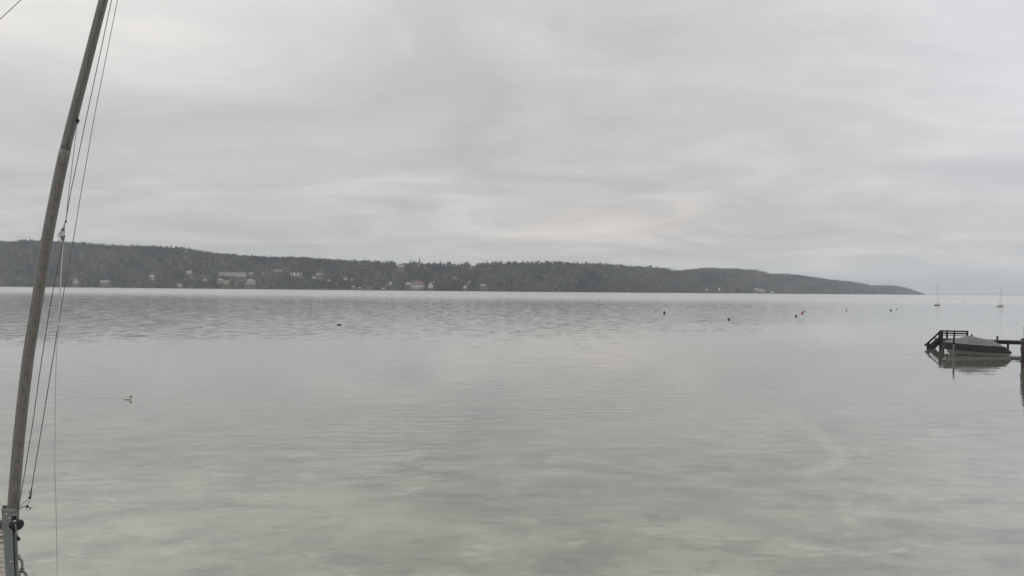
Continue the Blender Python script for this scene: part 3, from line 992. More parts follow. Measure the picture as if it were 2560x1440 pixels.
for px, pt, h, kind, leaf, wd, lab in [
    (485, 690, 18, 'bud', 'yellow', 0.8, 'yellow green tree right of the small high white house'),
    (653, 690, 17, 'bud', 'bud', 0.9, 'round olive tree above the white villa with hip roof'),
    (648, 703, 13, 'bud', 'bud', 0.9, 'olive bushy tree on the shore right of the white hip roofed villa'),
    (758, 697, 18, 'bud', 'bud', 1.0, 'olive green tree below the terraced house'),
    (688, 694, 18, 'bud', 'bud', 0.9, 'dull green tree below the long flat roofed house'),
    (887, 692, 19, 'bud', 'bud', 1.0, 'broad olive tree above the shore left of the low boathouse'),
    (951, 690, 16, 'bud', 'bud', 1.0, 'olive tree midway up the slope left of the red roofed villa'),
    (1085, 702, 16, 'bud', 'pale', 0.7, 'pale grey green tree behind the narrow gabled house'),
    (1137, 689, 20, 'bud', 'pale', 1.0, 'large pale blossoming tree on the slope right of the narrow gabled house'),
    (1173, 700, 18, 'bud', 'pale', 0.8, 'pale bare tree behind the white shore house'),
    (1065, 668, 14, 'bud', 'pale', 0.8, 'pale tree just below the church on the slope'),
    (1222, 667, 15, 'bud', 'yellow', 0.9, 'yellowish green tree under the ridge right of the hilltop house'),
    (1224, 704, 16, 'bud', 'bud', 0.9, 'olive tree directly right of the pinkish house'),
    (1856, 718, 9, 'bud', 'bud', 1.3, 'pale olive trees clump in the middle of the right hamlet'),
    (2030, 0, 0, None, None, 0, ''),
]:
    if kind:
        tree(px, pt, h, kind, lab, leaf, wd)

# ------------------------------------------------------------------ left jetty
DECK = 0.6
j = thing('wooden_jetty', (-9, 8, 0), 'weathered grey plank jetty at the bottom left under the mast', 'jetty')
edge = [(6.0, -5.0), (7.76, -6.20), (8.3, -6.72), (9.1, -7.55), (9.9, -8.3), (11.5, -9.9)]


def edge_x(y):
    return float(np.interp(y, [e[0] for e in edge], [e[1] for e in edge]))


y = 5.6
i = 0
while y < 10.6:
    wd = 0.138
    xe = edge_x(y) + random.uniform(-0.05, 0.05)
    L = xe + 16.0
    mb = MB()
    mb.box((xe - L / 2, y, DECK - 0.02 + random.uniform(-0.004, 0.004)), (L, wd - 0.012, 0.04), Matrix.Rotation(random.uniform(-0.0006, 0.0006), 3, 'Z'))
    mb.build('plank', M['plank'], j, bevel=0.004)
    y += wd + random.uniform(-0.002, 0.003)
for yy in (6.2, 7.6, 9.0, 10.2):
    MB().bar((-16, yy, DECK - 0.13), (edge_x(yy) - 0.25, yy, DECK - 0.13), 0.12, 0.18).build('beam', M['pile'], j)
for (xx, yy) in [(-5.75, 6.6), (-7.1, 8.2), (-8.5, 9.7), (-10.5, 7.0), (-10.5, 9.6), (-13.5, 7.0), (-13.5, 9.6)]:
    MB().tube([(xx, yy, -1.6), (xx, yy, DECK - 0.045)], 0.11, 10).build('pile', M['pile'], j)
for yy in (7.72, 8.12):
    xe = edge_x(yy)
    a = [Vector((edge_x(yy + 0.20 - 0.40 * k / 8) + 0.03 + 0.04 * math.sin(k / 8 * math.pi), yy + 0.20 - 0.40 * k / 8, DECK + 0.0 + 0.03 * math.sin(k / 8 * math.pi))) for k in range(9)]
    MB().tube(a, 0.013, 8).build('rubber_fender', M['black'], j, True)

# things lying on the jetty behind the post
kb = thing('rope_coil', tuple(on_plane(4, 1352, DECK)), 'coil of pinkish and white rope lying on the jetty behind the steel post', 'rope coil')
c0 = on_plane(6, 1352, DECK)
for k, (mm, rr, dz) in enumerate([('track', 0.10, 0.012), ('rope_white', 0.085, 0.034), ('track', 0.07, 0.055)]):
    pts = [c0 + Vector((math.cos(a) * rr * (1 + 0.08 * math.sin(3 * a + k)), math.sin(a) * rr * 0.9, dz + 0.006 * math.sin(2 * a))) for a in np.linspace(0, 6.4, 24)]
    MB().tube(pts, 0.011, 6).build('rope_turn', M[mm], kb, True)
cr = thing('mooring_cleat', tuple(on_plane(-2, 1322, DECK)), 'dark mooring cleat standing on the jetty at the left picture edge', 'cleat')
c0 = on_plane(-2, 1322, DECK)
MB().box(c0 + Vector((0, 0, 0.05)), (0.06, 0.05, 0.10)).box(c0 + Vector((0, 0, 0.012)), (0.14, 0.09, 0.02)).build('base', M['fit'], cr, bevel=0.004)
MB().tube([c0 + Vector((-0.12, 0, 0.11)), c0 + Vector((-0.05, 0, 0.105)), c0 + Vector((0.05, 0, 0.105)), c0 + Vector((0.12, 0, 0.11))], [0.014, 0.022, 0.022, 0.014], 8).build('horn', M['fit'], cr, True)

# ------------------------------------------------------------------ steel mast post (tabernacle)
YM = 7.6
pb = thing('mast_post', tuple(P(30, 1454, YM)), 'grey green steel channel post that holds the foot of the leaning mast', 'mast post')
BK = Vector((P(30, 1454, YM).x, YM, 0)).normalized()      # from the camera through the post


def PB(px, py, back=0.0):
    return P(px, py, YM) + BK * back


lt, rt = P(4, 1269, YM), P(42, 1269, YM)
lb, rb_ = P(16, 1456, YM), P(47, 1456, YM)


def slab(a, b_, c, d, y0, y1):
    """prism: outline a-b-c-d in the XZ plane between depths y0 and y1"""
    q = [Vector((p.x, p.y, p.z)) + BK * (y0 - YM) for p in (a, b_, c, d)] + [Vector((p.x, p.y, p.z)) + BK * (y1 - YM) for p in (a, b_, c, d)]
    return MB().add(q, [(0, 1, 2, 3), (7, 6, 5, 4), (0, 4, 5, 1), (1, 5, 6, 2), (2, 6, 7, 3), (3, 7, 4, 0)])


def lerp(a, b_, s):
    return a + (b_ - a) * s


# web faces the camera; the right part is set back for the winch
w1, w2 = lerp(lt, rt, 0.66), lerp(lb, rb_, 0.70)
slab(lt, w1, w2, lb, YM - 0.115, YM - 0.10).build('front_plate', M['steel'], pb, bevel=0.004)
slab(lerp(w1, w2, 0.30), lerp(rt, rb_, 0.30), rb_, w2, YM - 0.085, YM - 0.07).build('lower_plate', M['steel'], pb, bevel=0.004)
slab(lt, lerp(lt, rt, 0.07), lerp(lb, rb_, 0.07), lb, YM - 0.098, YM + 0.10).build('side_flange', M['steel'], pb, bevel=0.003)
slab(lerp(lt, rt, 0.93), rt, rb_, lerp(lb, rb_, 0.93), YM - 0.066, YM + 0.10).build('side_flange', M['steel'], pb, bevel=0.003)
slab(lt, rt, rb_, lb, YM + 0.102, YM + 0.115).build('back_plate', M['steel'], pb, bevel=0.003)
slab(P(3, 1264, YM), P(41, 1265, YM), P(41, 1274, YM), P(4, 1272, YM), YM - 0.13, YM - 0.117).build('collar', M['steel'], pb, bevel=0.004)
slab(P(24, 1275.5, YM), P(43, 1274, YM), P(43, 1282, YM), P(24, 1283, YM), YM - 0.13, YM - 0.118).build('bracket', M['steel'], pb, bevel=0.003)
rot_f = Matrix.Rotation(math.atan2(BK.y, BK.x) - R(90), 3, 'Z') @ Matrix.Rotation(R(90), 3, 'X')
for (bx_, by_) in [(17, 1278), (25, 1288), (29, 1396)]:
    MB().lathe([(0.013, -0.004), (0.013, 0.006), (0.006, 0.010)], PB(bx_, by_, -0.118), 8, rot_f).build('bolt', M['chrome'], pb)
MB().box(P(31, 1456, YM) + Vector((0, 0, -0.004)), (0.30, 0.34, 0.012)).build('base_plate', M['steel'], pb)
# winch drum at the set-back side
wc = PB(41.5, 1304, -0.125)
rm = rot_f @ Matrix.Rotation(R(28), 3, 'Y')
MB().lathe([(0.020, -0.045), (0.060, -0.045), (0.066, -0.03), (0.062, -0.016), (0.048, -0.010), (0.048, 0.010), (0.062, 0.016), (0.066, 0.03), (0.058, 0.045), (0.02, 0.05)], wc, 28, rm).build('winch_drum', M['black'], pb, True)
MB().tube([PB(33, 1297, -0.17), PB(34.5, 1292, -0.175), PB(38, 1291.5, -0.175), PB(40, 1294, -0.17)], 0.009, 6).build('drum_bail', M['chrome'], pb, True)
MB().tube([PB(38.5, 1298, -0.19), PB(39.5, 1308, -0.195), PB(41, 1317, -0.19), PB(43, 1325, -0.17), PB(44, 1331, -0.17)], 0.0065, 6).build('drum_cord', M['rope_grey'], pb, True)
MB().lathe([(0.004, -0.03), (0.018, -0.022), (0.020, 0.0), (0.012, 0.018), (0.006, 0.03)], PB(45.5, 1335, -0.17), 10, Matrix.Rotation(R(-30), 3, 'Y')).build('toggle', M['black'], pb, True)

# ------------------------------------------------------------------ mast
mast_pts = [(384, -450), (345, -310), (300, -150), (258, 0), (220, 150), (183.5, 290), (161, 380), (140, 482), (118, 593), (104, 680), (92.5, 760), (76, 850), (64.5, 940), (51.5, 1050), (41, 1165), (34.5, 1250), (32, 1300)]
_my = [q[1] for q in mast_pts]
_mx = [q[0] for q in mast_pts]


def mast_c(py):
    return float(np.interp(py, _my, _mx))


ms = thing('mast', tuple(P(32, 1300, YM)), 'tall leaning weathered grey mast with screwed sail track', 'mast')


def spar(py0, py1, r0, r1, n=40):
    pts, rs = [], []
    for i in range(n + 1):
        py = py0 + (py1 - py0) * i / n
        # smooth centre line
        c = np.mean([mast_c(py + d) for d in (-60, -30, 0, 30, 60)]) if -380 < py < 1230 else mast_c(py)
        pts.append(P(c, py, YM))
        rs.append((r0 + (r1 - r0) * i / n))
    return pts, rs


K = YM / F
pts, rs = spar(-450, 378, 8.0 * K, 11.2 * K, 40)
MB().tube(pts, rs, 16).build('upper_spar', M['spar'], ms, True)
pts2, rs2 = spar(374, 1300, 12.2 * K, 12.2 * K, 44)
MB().tube(pts2, rs2, 18).build('lower_spar', M['spar'], ms, True)


def mast_p(py, off=0.0, front=0.0):
    c = np.mean([mast_c(py + d) for d in (-60, -30, 0, 30, 60)]) if -380 < py < 1230 else mast_c(py)
    q_ = P(c + off, py, YM)
    return q_ + Vector((-q_.x, -q_.y, 0)).normalized() * front


# sail track down the near face (slightly left), cable on the left edge
tr_pts = [mast_p(py, 1.0, 12.6 * K) for py in np.linspace(390, 1255, 40)]
MB().tube(tr_pts, 0.0085, 6).build('sail_track', M['track'], ms, True)
tr_pts = [mast_p(py, 3.0, 11.0 * K) for py in np.linspace(-430, 368, 30)]
MB().tube(tr_pts, 0.005, 6).build('sail_track', M['fit'], ms, True)
ed = [mast_p(py, -11.2, 4 * K) for py in np.linspace(380, 1250, 40)]
MB().tube(ed, 0.009, 6).build('edge_strip', M['spar'], ms, True)
fit_me = fit2 = None
for py in np.arange(413, 1250, 43.2):
    for off, fr_, kind in ((1.0, 14.2 * K, 0), (-12.2, 5 * K, 1)):
        if kind == 1 and py < 600:
            continue
        c = mast_p(py, off, fr_)
        if kind == 0:
            if fit_me is None:
                mb = MB().box((0, 0, 0), (0.040, 0.012, 0.014)).box((-0.012, -0.006, -0.004), (0.010, 0.008, 0.016)).box((0.012, -0.006, -0.004), (0.010, 0.008, 0.016))
                o = mb.build('track_clip', M['fit'], None, bevel=0.002)
                fit_me = o.data
            else:
                o = bpy.data.objects.new('track_clip', fit_me)
                COL.objects.link(o)
        else:
            if fit2 is None:
                o = MB().box((0, 0, 0), (0.022, 0.014, 0.018)).build('edge_clip', M['fit'], None, bevel=0.002)
                fit2 = o.data
            else:
                o = bpy.data.objects.new('edge_clip', fit2)
                COL.objects.link(o)
        o.parent = ms
        o.location = c - Vector(ms.location)
up_me = None
for py in np.arange(5, 370, 39.0):
    c = mast_p(py, 4.5, 10.5 * K)
    if up_me is None:
        o = MB().box((0, 0, 0), (0.034, 0.012, 0.010), Matrix.Rotation(R(-38), 3, 'Y')).build('track_screw', M['fit'], None, bevel=0.002)
        up_me = o.data
    else:
        o = bpy.data.objects.new('track_screw', up_me)
        COL.objects.link(o)
    o.parent = ms
    o.location = c - Vector(ms.location)
# halyard block on the right side
bc = P(193, 301, YM)
MB().lathe([(0.004, -0.012), (0.024, -0.010), (0.024, 0.010), (0.004, 0.012)], bc, 12, Matrix.Rotation(R(90), 3, 'X')).tube([P(188, 296, YM), bc + Vector((0, 0, 0.012))], 0.006, 6).tube([bc, bc + Vector((0.012, 0, -0.04))], 0.008, 6).build('halyard_block', M['black'], ms)


def rope(name, pix, m, r, label, Y=YM - 0.05, cat='rope', group=None):
    pts = [P(a, b_, Y if len(q_) == 0 else q_[0]) for (a, b_, *q_) in pix]
    base = pts[-1]
    mb = MB()
    # densify for a smooth run
    dense = []
    for i in range(len(pts) - 1):
        for k in range(4):
            dense.append(lerp(pts[i], pts[i + 1], k / 4))
    dense.append(pts[-1])
    mb.tube(dense, r, 6)
    o = mb.build(name, M[m], None, True, loc=base)
    return tag(o, label, cat, group)


G = 'lines running down beside the mast'
rope('halyard', [(378, -440, YM), (279, 0), (214.6, 300), (176.7, 480), (164.3, 552)], 'rope_dark', 0.0042, 'thin dark halyard from the masthead down to the pennant clip', group=G)
rope('halyard', [(193, 307), (182, 400), (171.8, 480), (165.0, 551)], 'rope_grey', 0.0035, 'faint grey line from the block on the mast to the pennant clip', YM - 0.01, group=G)
rope('halyard', [(384, -436, YM), (293.7, 0), (237.8, 280), (202.8, 480), (183.6, 599), (161.5, 718), (148, 803)], 'rope_dark', 0.0034, 'outermost dark line from the masthead to the lower end of the white rope', YM - 0.06, group=G)
rope('halyard', [(148, 803), (143.2, 850), (139.5, 930), (137.5, 1082), (137, 1178), (140, 1257), (143, 1440), (146, 1520)], 'rope_pale', 0.0028, 'faint thin line hanging straight down to the water right of the mast', YM - 0.06, group=G)
rope('halyard', [(161.5, 591), (157, 620), (151, 715), (148.3, 760), (145, 803), (142.5, 830)], 'rope_white', 0.0062, 'white rope hanging below the pennant', YM - 0.03, group=G)
rope('halyard', [(142.5, 829), (135.7, 877), (128, 922), (111.3, 1026.5), (87, 1172), (79, 1221)], 'rope_dark', 0.0048, 'dark line continuing the white rope down to the snap shackle', YM - 0.03, group=G)
rope('halyard', [(160, 595), (147, 655), (134, 717), (122, 785), (106, 888), (101, 920), (84, 1043), (62.6, 1178), (48.6, 1257), (44, 1272)], 'rope_dark', 0.0046, 'dark downhaul nearest the mast, ending at the mast foot', YM - 0.045, group=G)
rope('shroud', [(335, -262, YM), (52, 0), (0, 48), (-400, 417), (-1000, 971), (-1521, 1452)], 'rope_grey', 0.0045, 'thin stay wire crossing the top left picture corner', YM, 'wire')
rope('tether', [(77, 1243), (62, 1255), (46, 1268)], 'rope_grey', 0.004, 'thin grey tether from the snap shackle to the mast foot', YM - 0.03, group=G)
rope('tether', [(77, 1246), (71, 1257), (68, 1264)], 'rope_grey', 0.004, 'short grey line joining the snap shackle to the carabiner below it', YM - 0.03, group=G)
rope('tether', [(42, 1274), (52, 1270), (60, 1266.5), (67, 1266)], 'rope_dark', 0.0062, 'thick dark tether from the post bracket to the carabiner', YM - 0.03, group=G)
rope('mooring_line', [(-14, 1303, YM + 0.02), (-4, 1302, YM + 0.02), (6, 1301, YM + 0.02)], 'rope_dark', 0.007, 'short dark line tied to the left side of the post', YM, group=G)

# snap shackle and carabiner
ss = thing('snap_shackle', tuple(P(76, 1237, YM - 0.03)), 'black snap shackle at the lower end of the dark line', 'shackle')
ring = [P(76.5 + 2.6 * math.sin(a), 1232 + 3.4 * math.cos(a), YM - 0.03) for a in np.linspace(0, 6.283, 14)]
MB().tube(ring, 0.006, 6, False).build('eye', M['black'], ss, True)
MB().tube([P(79, 1221, YM - 0.03), P(78.4, 1226, YM - 0.03)], 0.008, 6).tube([P(78.4, 1226, YM - 0.03), P(77.5, 1229, YM - 0.03)], 0.004, 6).build('knot', M['black'], ss, True)
MB().tube([P(77, 1235, YM - 0.03), P(75.8, 1246, YM - 0.03)], 0.009, 8).tube([P(75.6, 1246, YM - 0.03), P(71, 1243, YM - 0.03)], 0.009, 8).build('body', M['black'], ss, True)
cb = thing('carabiner', tuple(P(70, 1270, YM - 0.03)), 'bright steel carabiner with black gate hanging beside the mast foot', 'carabiner')
ov = [P(70 + (5.2 * math.cos(a)), 1271 + 4.6 * math.sin(a) + 0.5 * math.cos(a), YM - 0.03) for a in np.linspace(0, 6.283, 18)]
MB().tube(ov, 0.0055, 6, False).build('ring', M['chrome'], cb, True)
MB().tube([P(67, 1264, YM - 0.03), P(71, 1269, YM - 0.035)], 0.012, 8).build('gate', M['black'], cb, True)
MB().tube([P(75, 1269.5, YM - 0.03), P(77, 1271, YM - 0.03)], 0.009, 8).build('swivel', M['black'], cb, True)

# limp pennant
pn = thing('pennant', tuple(P(163, 553, YM - 0.03)), 'small limp white pennant with dark marks hanging on the halyard', 'pennant')
rows = [(556, 163.4, 163.6), (564, 160.0, 163.4), (572, 156.0, 163.0), (580, 150.5, 162.4), (587, 146.0, 161.6), (592, 147.0, 160.8), (597, 151.5, 158.5), (603, 155.0, 156.6)]
mf, mdk = mat('pennant_cloth', (0.80, 0.83, 0.83), 0.8, 0, 0.08, 30), mat('pennant_print', (0.06, 0.09, 0.13), 0.8)
cl = MB()
NC = 9
for (py, x0, x1) in rows:
    for k in range(NC):
        s = k / (NC - 1)
        p = P(x0 + (x1 - x0) * s, py, YM - 0.03)
        cl.v.append((p.x, p.y + 0.016 * math.sin(s * 9 + py * 0.05) * (1 - s * 0.6), p.z))
for r_ in range(len(rows) - 1):
    for k in range(NC - 1):
        a = r_ * NC + k
        cl.f.append((a, a + 1, a + NC + 1, a + NC))
cloth = cl.build('cloth', mf, pn, True)
sol = cloth.modifiers.new('thickness', 'SOLIDIFY')
sol.thickness = 0.0015
for (x0, y0, x1, y1, x2, y2, x3, y3) in [(155, 571, 159.5, 570, 158.5, 576, 153.0, 577), (152.5, 590, 157.5, 589.5, 155.8, 600, 154.0, 597)]:
    q = [P(a, b_, YM - 0.055) for a, b_ in ((x0, y0), (x1, y1), (x2, y2), (x3, y3))]
    qq = [v + Vector((0, 0.004, 0)) for v in q]
    MB().add(q + qq, [(0, 1, 2, 3), (7, 6, 5, 4), (0, 4, 5, 1), (1, 5, 6, 2), (2, 6, 7, 3), (3, 7, 4, 0)]).build('printed_mark', mdk, cloth)
MB().lathe([(0.003, -0.014), (0.012, -0.01), (0.010, 0.008), (0.003, 0.014)], P(164.5, 554, YM - 0.03), 8).build('clip', M['black'], pn, True)
MB().tube([P(160.5, 589, YM - 0.03), P(162.5, 593, YM - 0.03)], 0.007, 6).build('clip', M['black'], pn, True)

# ------------------------------------------------------------------ right jetty with stairs
YJ = 48.3
JU = Vector((0.965, -0.262, 0.0))           # along the walkway
JN = Vector((0.262, 0.965, 0.0))            # across it, away from the camera
JR = Matrix.Rotation(math.atan2(JU.y, JU.x), 3, 'Z')
A0 = P(2351, 848, YJ)
jt = thing('bathing_jetty', tuple(A0 * 1.0), 'dark timber jetty with railing and bathing stairs beside the covered boat', 'jetty')
W = M['dark_wood']


def pj(px, py, v=0.0):
    """point seen at (px, py) on the upright plane along the walkway, v metres behind its front edge"""
    d = CM.to_3x3() @ Vector(((px - 1280) / F, (720 - py) / F, -1.0))
    o_ = Vector((0, 0, CAM_H))
    k = ((A0 + JN * v) - o_).dot(JN) / d.dot(JN)
    return o_ + d * k


z_deck = A0.z


def js(px):
    """distance along the walkway of pixel column px on the front plane"""
    return (pj(px, 850) - A0).dot(JU)


def jp(u, v, z):
    q_ = A0 + JU * u + JN * v
    return Vector((q_.x, q_.y, z))


U1, UR = js(2421), js(2720)
u = 0.0
while u < UR:
    dy = 1.5 if u < U1 else 1.2
    MB().box(jp(u + 0.085, dy / 2 - 0.02, z_deck - 0.025 + random.uniform(-0.004, 0.004)), (0.158, dy, 0.05), JR).build('plank', W, jt)
    u += 0.172
MB().bar(jp(0, 0.10, z_deck - 0.16), jp(UR, 0.10, z_deck - 0.16), 0.10, 0.20).build('edge_beam', W, jt)
MB().bar(jp(0, 1.05, z_deck - 0.16), jp(UR, 1.05, z_deck - 0.16), 0.10, 0.20).build('edge_beam', W, jt)


def post(p, r=0.07, bot=-4.0, m=W, name='post'):
    return MB().box((p.x, p.y, (p.z + bot) / 2), (2 * r, 2 * r, p.z - bot), JR).build(name, m, jt, bevel=0.006)


post(pj(2352, 826.5, -0.10), 0.085)
post(pj(2358.5, 851, 0.35), 0.06)
for px in (2420, 2470, 2520, 2570, 2640):
    post(pj(px, 852, 0.10) - Vector((0, 0, 0.12)), 0.055)
    post(pj(px, 850, 1.05) - Vector((0, 0, 0.12)), 0.055)
VR = 1.5
for px, r_ in ((2355, 0.06), (2367.5, 0.055), (2386, 0.045), (2418, 0.05)):
    post(pj(px, 828.5, VR), r_, z_deck - 0.3)
for dy_, th in ((0, 0.12), (5.6, 0.12), (10.8, 0.05)):
    MB().bar(pj(2350, 827 + dy_, VR - 0.07), pj(2421, 829 + dy_, VR - 0.07), 0.05, th).build('rail', W, jt, bevel=0.006)
# stairs going down to the left into the water
for v_ in (0.02, 0.62):
    a, b_ = jp(-0.02, v_, pj(2351, 852.5).z), None
    q0, q1 = pj(2351, 852.5), pj(2323, 878)
    d = q1 - q0
    MB().bar(q0 + JN * v_, q0 + JN * v_ + d * 1.9, 0.06, 0.30).build('stair_stringer', W, jt, bevel=0.006)
for k in range(9):
    q_ = lerp(pj(2351, 851.0), pj(2323, 876.5), 0.07 + k * 0.2)
    MB().box(q_ + JN * 0.32, (0.25, 0.53, 0.045), JR).build('tread', W, jt)
MB().bar(pj(2353.5, 826.5, -0.1), pj(2312, 864.5, -0.1), 0.06, 0.13).build('handrail', W, jt, bevel=0.006)
MB().bar(pj(2350, 843, -0.1), pj(2321, 868, -0.1), 0.05, 0.12).build('handrail', W, jt, bevel=0.006)
post(pj(2319, 859, -0.05), 0.06)
post(pj(2322.4, 857, -0.03), 0.045)
post(pj(2348.5, 834, -0.05), 0.05, 0.3)


def free_post(px, pyt, pyb, r, m, label, name='mooring_post', group=None, top_dark=False):
    base = on_plane(px, pyb, 0)
    p = P(px, pyt, base.y)
    o = thing(name, tuple(base), label, 'post', group)
    MB().tube([(p.x, base.y, -3.0), (p.x, base.y, p.z - (0.5 if top_dark else 0))], [r * 1.05, r], 12).build('shaft', M[m], o, True)
    if top_dark:
        MB().tube([(p.x, base.y, p.z - 0.5), (p.x, base.y, p.z)], [r * 1.02, r * 0.96], 12).build('head', M['dark_wood'], o, True)
    return o


GP_ = 'mooring posts around the covered motorboat'
free_post(2384.5, 842, 893, 0.055, 'pole', 'slim pale mooring post with dark head in front of the covered motorboat', group=GP_, top_dark=True)
free_post(2429.5, 835.5, 876, 0.06, 'dark_wood', 'mooring post whose head shows just above the boat cover peak', group=GP_)
free_post(2493.5, 840, 876, 0.065, 'dark_wood', 'thicker mooring post rising behind the stern of the covered boat', group=GP_)

# timber piles at the right picture edge
pw = thing('timber_dolphin', tuple(on_plane(2575, 921, 0)), 'brown timber pile cluster cut by the right picture edge', 'pilings')
yb = on_plane(2575, 921, 0).y
for (px, pyt, dy_, r) in [(2557, 846, 0.0, 0.10), (2566, 815, 0.15, 0.13), (2580, 812, 0.0, 0.13), (2592, 818, 0.2, 0.12)]:
    p = P(px, pyt, yb + dy_)
    MB().tube([(p.x, yb + dy_, -3.5), (p.x + 0.02, yb + dy_, p.z * 0.5), (p.x, yb + dy_, p.z)], [r * 1.05, r, r * 0.95], 10).build('pile', M['brown_wood'], pw, True)
for py in (858, 880, 901):
    MB().bar(P(2553, py, yb - 0.14), P(2600, py + 0.6, yb - 0.14), 0.05, 0.12).build('cross_board', M['brown_wood'], pw, bevel=0.008)
MB().tube([P(2553.5, 862, yb - 0.1), P(2551.5, 872, yb - 0.1), P(2553.5, 884, yb - 0.1), P(2551.2, 903, yb - 0.1), P(2551, 908, yb - 0.1)], 0.025, 6).build('hanging_line', M['rope_dark'], pw, True)
# long walkway edge seen between boat and piles is the jetty's edge_beam

# ------------------------------------------------------------------ covered motorboat
YB = 43.6
bw0 = on_plane(2358, 889, 0)
bl, br_ = P(2359, 888, YB), P(2533, 889, YB)
br_ = P(2531, 889, YB - 0.9)
BL = br_.x - bl.x
bt = thing('motorboat', (bl.x, YB, 0), 'moored white motorboat under a grey tarpaulin cover', 'motorboat')
ts = np.linspace(0, 1, 25)


def boat_sec(s):
    """half beam at sheer, half beam at chine, keel z, chine z, sheer z"""
    hb = 0.98 * np.interp(s, [0, 0.06, 0.15, 0.3, 0.5, 0.85, 1], [0.10, 0.38, 0.62, 0.86, 0.98, 0.95, 0.86])
    sheer = np.interp(s, [0, 0.5, 1], [0.45, 0.31, 0.22])
    keel = np.interp(s, [0, 0.05, 0.14, 0.3, 1], [0.30, 0.06, -0.12, -0.24, -0.26])
    chine = np.interp(s, [0, 0.15, 0.4, 1], [0.34, 0.12, 0.0, -0.06])
    return float(hb), float(hb * np.interp(s, [0, 0.3, 1], [0.5, 0.78, 0.9])), float(keel), float(chine), float(sheer)


hv, hf = [], []
for s in ts:
    hb, hc, zk, zc, zs = boat_sec(s)
    x = bl.x + 0.20 + s * (BL - 0.28)
    hv += [(x, YB - hb, zs), (x, YB - hc, zc), (x, YB, zk), (x, YB + hc, zc), (x, YB + hb, zs)]
for i in range(len(ts) - 1):
    for k in range(4):
        a = i * 5 + k
        hf.append((a, a + 1, a + 6, a + 5))
hf += [(0, 1, 2, 3, 4), tuple((len(ts) - 1) * 5 + k for k in (4, 3, 2, 1, 0))]
MB().add(hv, hf).build('hull', M['hull'], bt, True)
rub = MB()
for sg in (-1, 1):
    rub.tube([(bl.x + 0.20 + s * (BL - 0.28), YB + sg * (boat_sec(s)[0] + 0.012), boat_sec(s)[4] - 0.015) for s in ts], 0.022, 6)
rub.build('rubbing_strake', M['white'], bt, True)
# cover: skirt from below the sheer to the knuckle, top from the knuckle to the ridge
zt = lambda s: float(np.interp(s, [0, 0.17, 0.30, 0.42, 0.6, 0.78, 0.85, 0.93, 1], [0.98, 1.12, 1.26, 1.39, 1.24, 1.08, 1.02, 0.66, 0.30]))
zk_ = lambda s: float(np.interp(s, [0, 0.2, 0.5, 0.86, 0.94, 1], [0.92, 0.84, 0.77, 0.68, 0.47, 0.25]))
NS = 41
sk, tp_ = MB(), MB()
svs, tvs = [], []
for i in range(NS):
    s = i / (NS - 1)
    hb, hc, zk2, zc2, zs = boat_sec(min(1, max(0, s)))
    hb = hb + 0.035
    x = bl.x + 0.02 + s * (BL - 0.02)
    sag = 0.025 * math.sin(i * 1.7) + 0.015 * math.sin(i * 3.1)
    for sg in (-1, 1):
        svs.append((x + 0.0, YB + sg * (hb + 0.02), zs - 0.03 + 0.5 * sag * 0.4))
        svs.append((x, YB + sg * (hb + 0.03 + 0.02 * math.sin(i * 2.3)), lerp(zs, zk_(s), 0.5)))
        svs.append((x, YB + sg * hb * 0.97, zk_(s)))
    for k in range(9):
        u = -1 + 2 * k / 8
        hgt = zk_(s) + (zt(s) - zk_(s)) * (1 - abs(u) ** 1.25) - 0.05 * math.sin(abs(u) * math.pi) * (0.6 + 0.4 * math.sin(i * 0.9))
        tvs.append((x, YB + u * hb * 0.97, hgt))
for i in range(NS - 1):
    for sg in (0, 3):
        for k in range(2):
            a = i * 6 + sg + k
            sk.f.append((a, a + 1, a + 7, a + 6))
    for k in range(8):
        a = i * 9 + k
        tp_.f.append((a, a + 1, a + 10, a + 9))
for i in (0, NS - 1):
    a = i * 6
    sk.f.append((a, a + 1, a + 2, a + 5, a + 4, a + 3))
for i in (0, NS - 1):
    tp_.f.append(tuple(i * 9 + k for k in range(9)))
sk.v, tp_.v = svs, tvs
cv = tp_.build('cover_top', M['cover'], bt, True)
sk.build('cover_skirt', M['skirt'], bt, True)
seam_hl = MB()
for sg in (-1, 1):
    seam_hl.tube([(bl.x + 0.02 + s * (BL - 0.02), YB + sg * (boat_sec(s)[0] + 0.035) * 0.975, zk_(s) + 0.006) for s in np.linspace(0, 0.99, 30)], 0.018, 5)
seam_hl.build('cover_seam_highlight', M['grey'], cv, True)  # pale seam tube also paints the highlight along the knuckle
MB().box(P(2452, 856, YB - 0.62), (0.14, 0.10, 0.06)).build('cover_vent', M['black'], cv, bevel=0.01)
st = MB()
for s in (0.16, 0.33, 0.52, 0.70, 0.86):
    hb = boat_sec(s)[0] + 0.045
    x = bl.x + s * BL
    st.tube([(x, YB - hb * 0.98, zk_(s)), (x + 0.02, YB - hb - 0.02, boat_sec(s)[4] - 0.02)], 0.009, 5)
st.build('tie_strap', M['rope_dark'], bt)
ft = on_plane(2384, 885, 0)

# ------------------------------------------------------------------ moored sailing boats and buoys
GS = 'sailing boats moored without sails on the open lake'


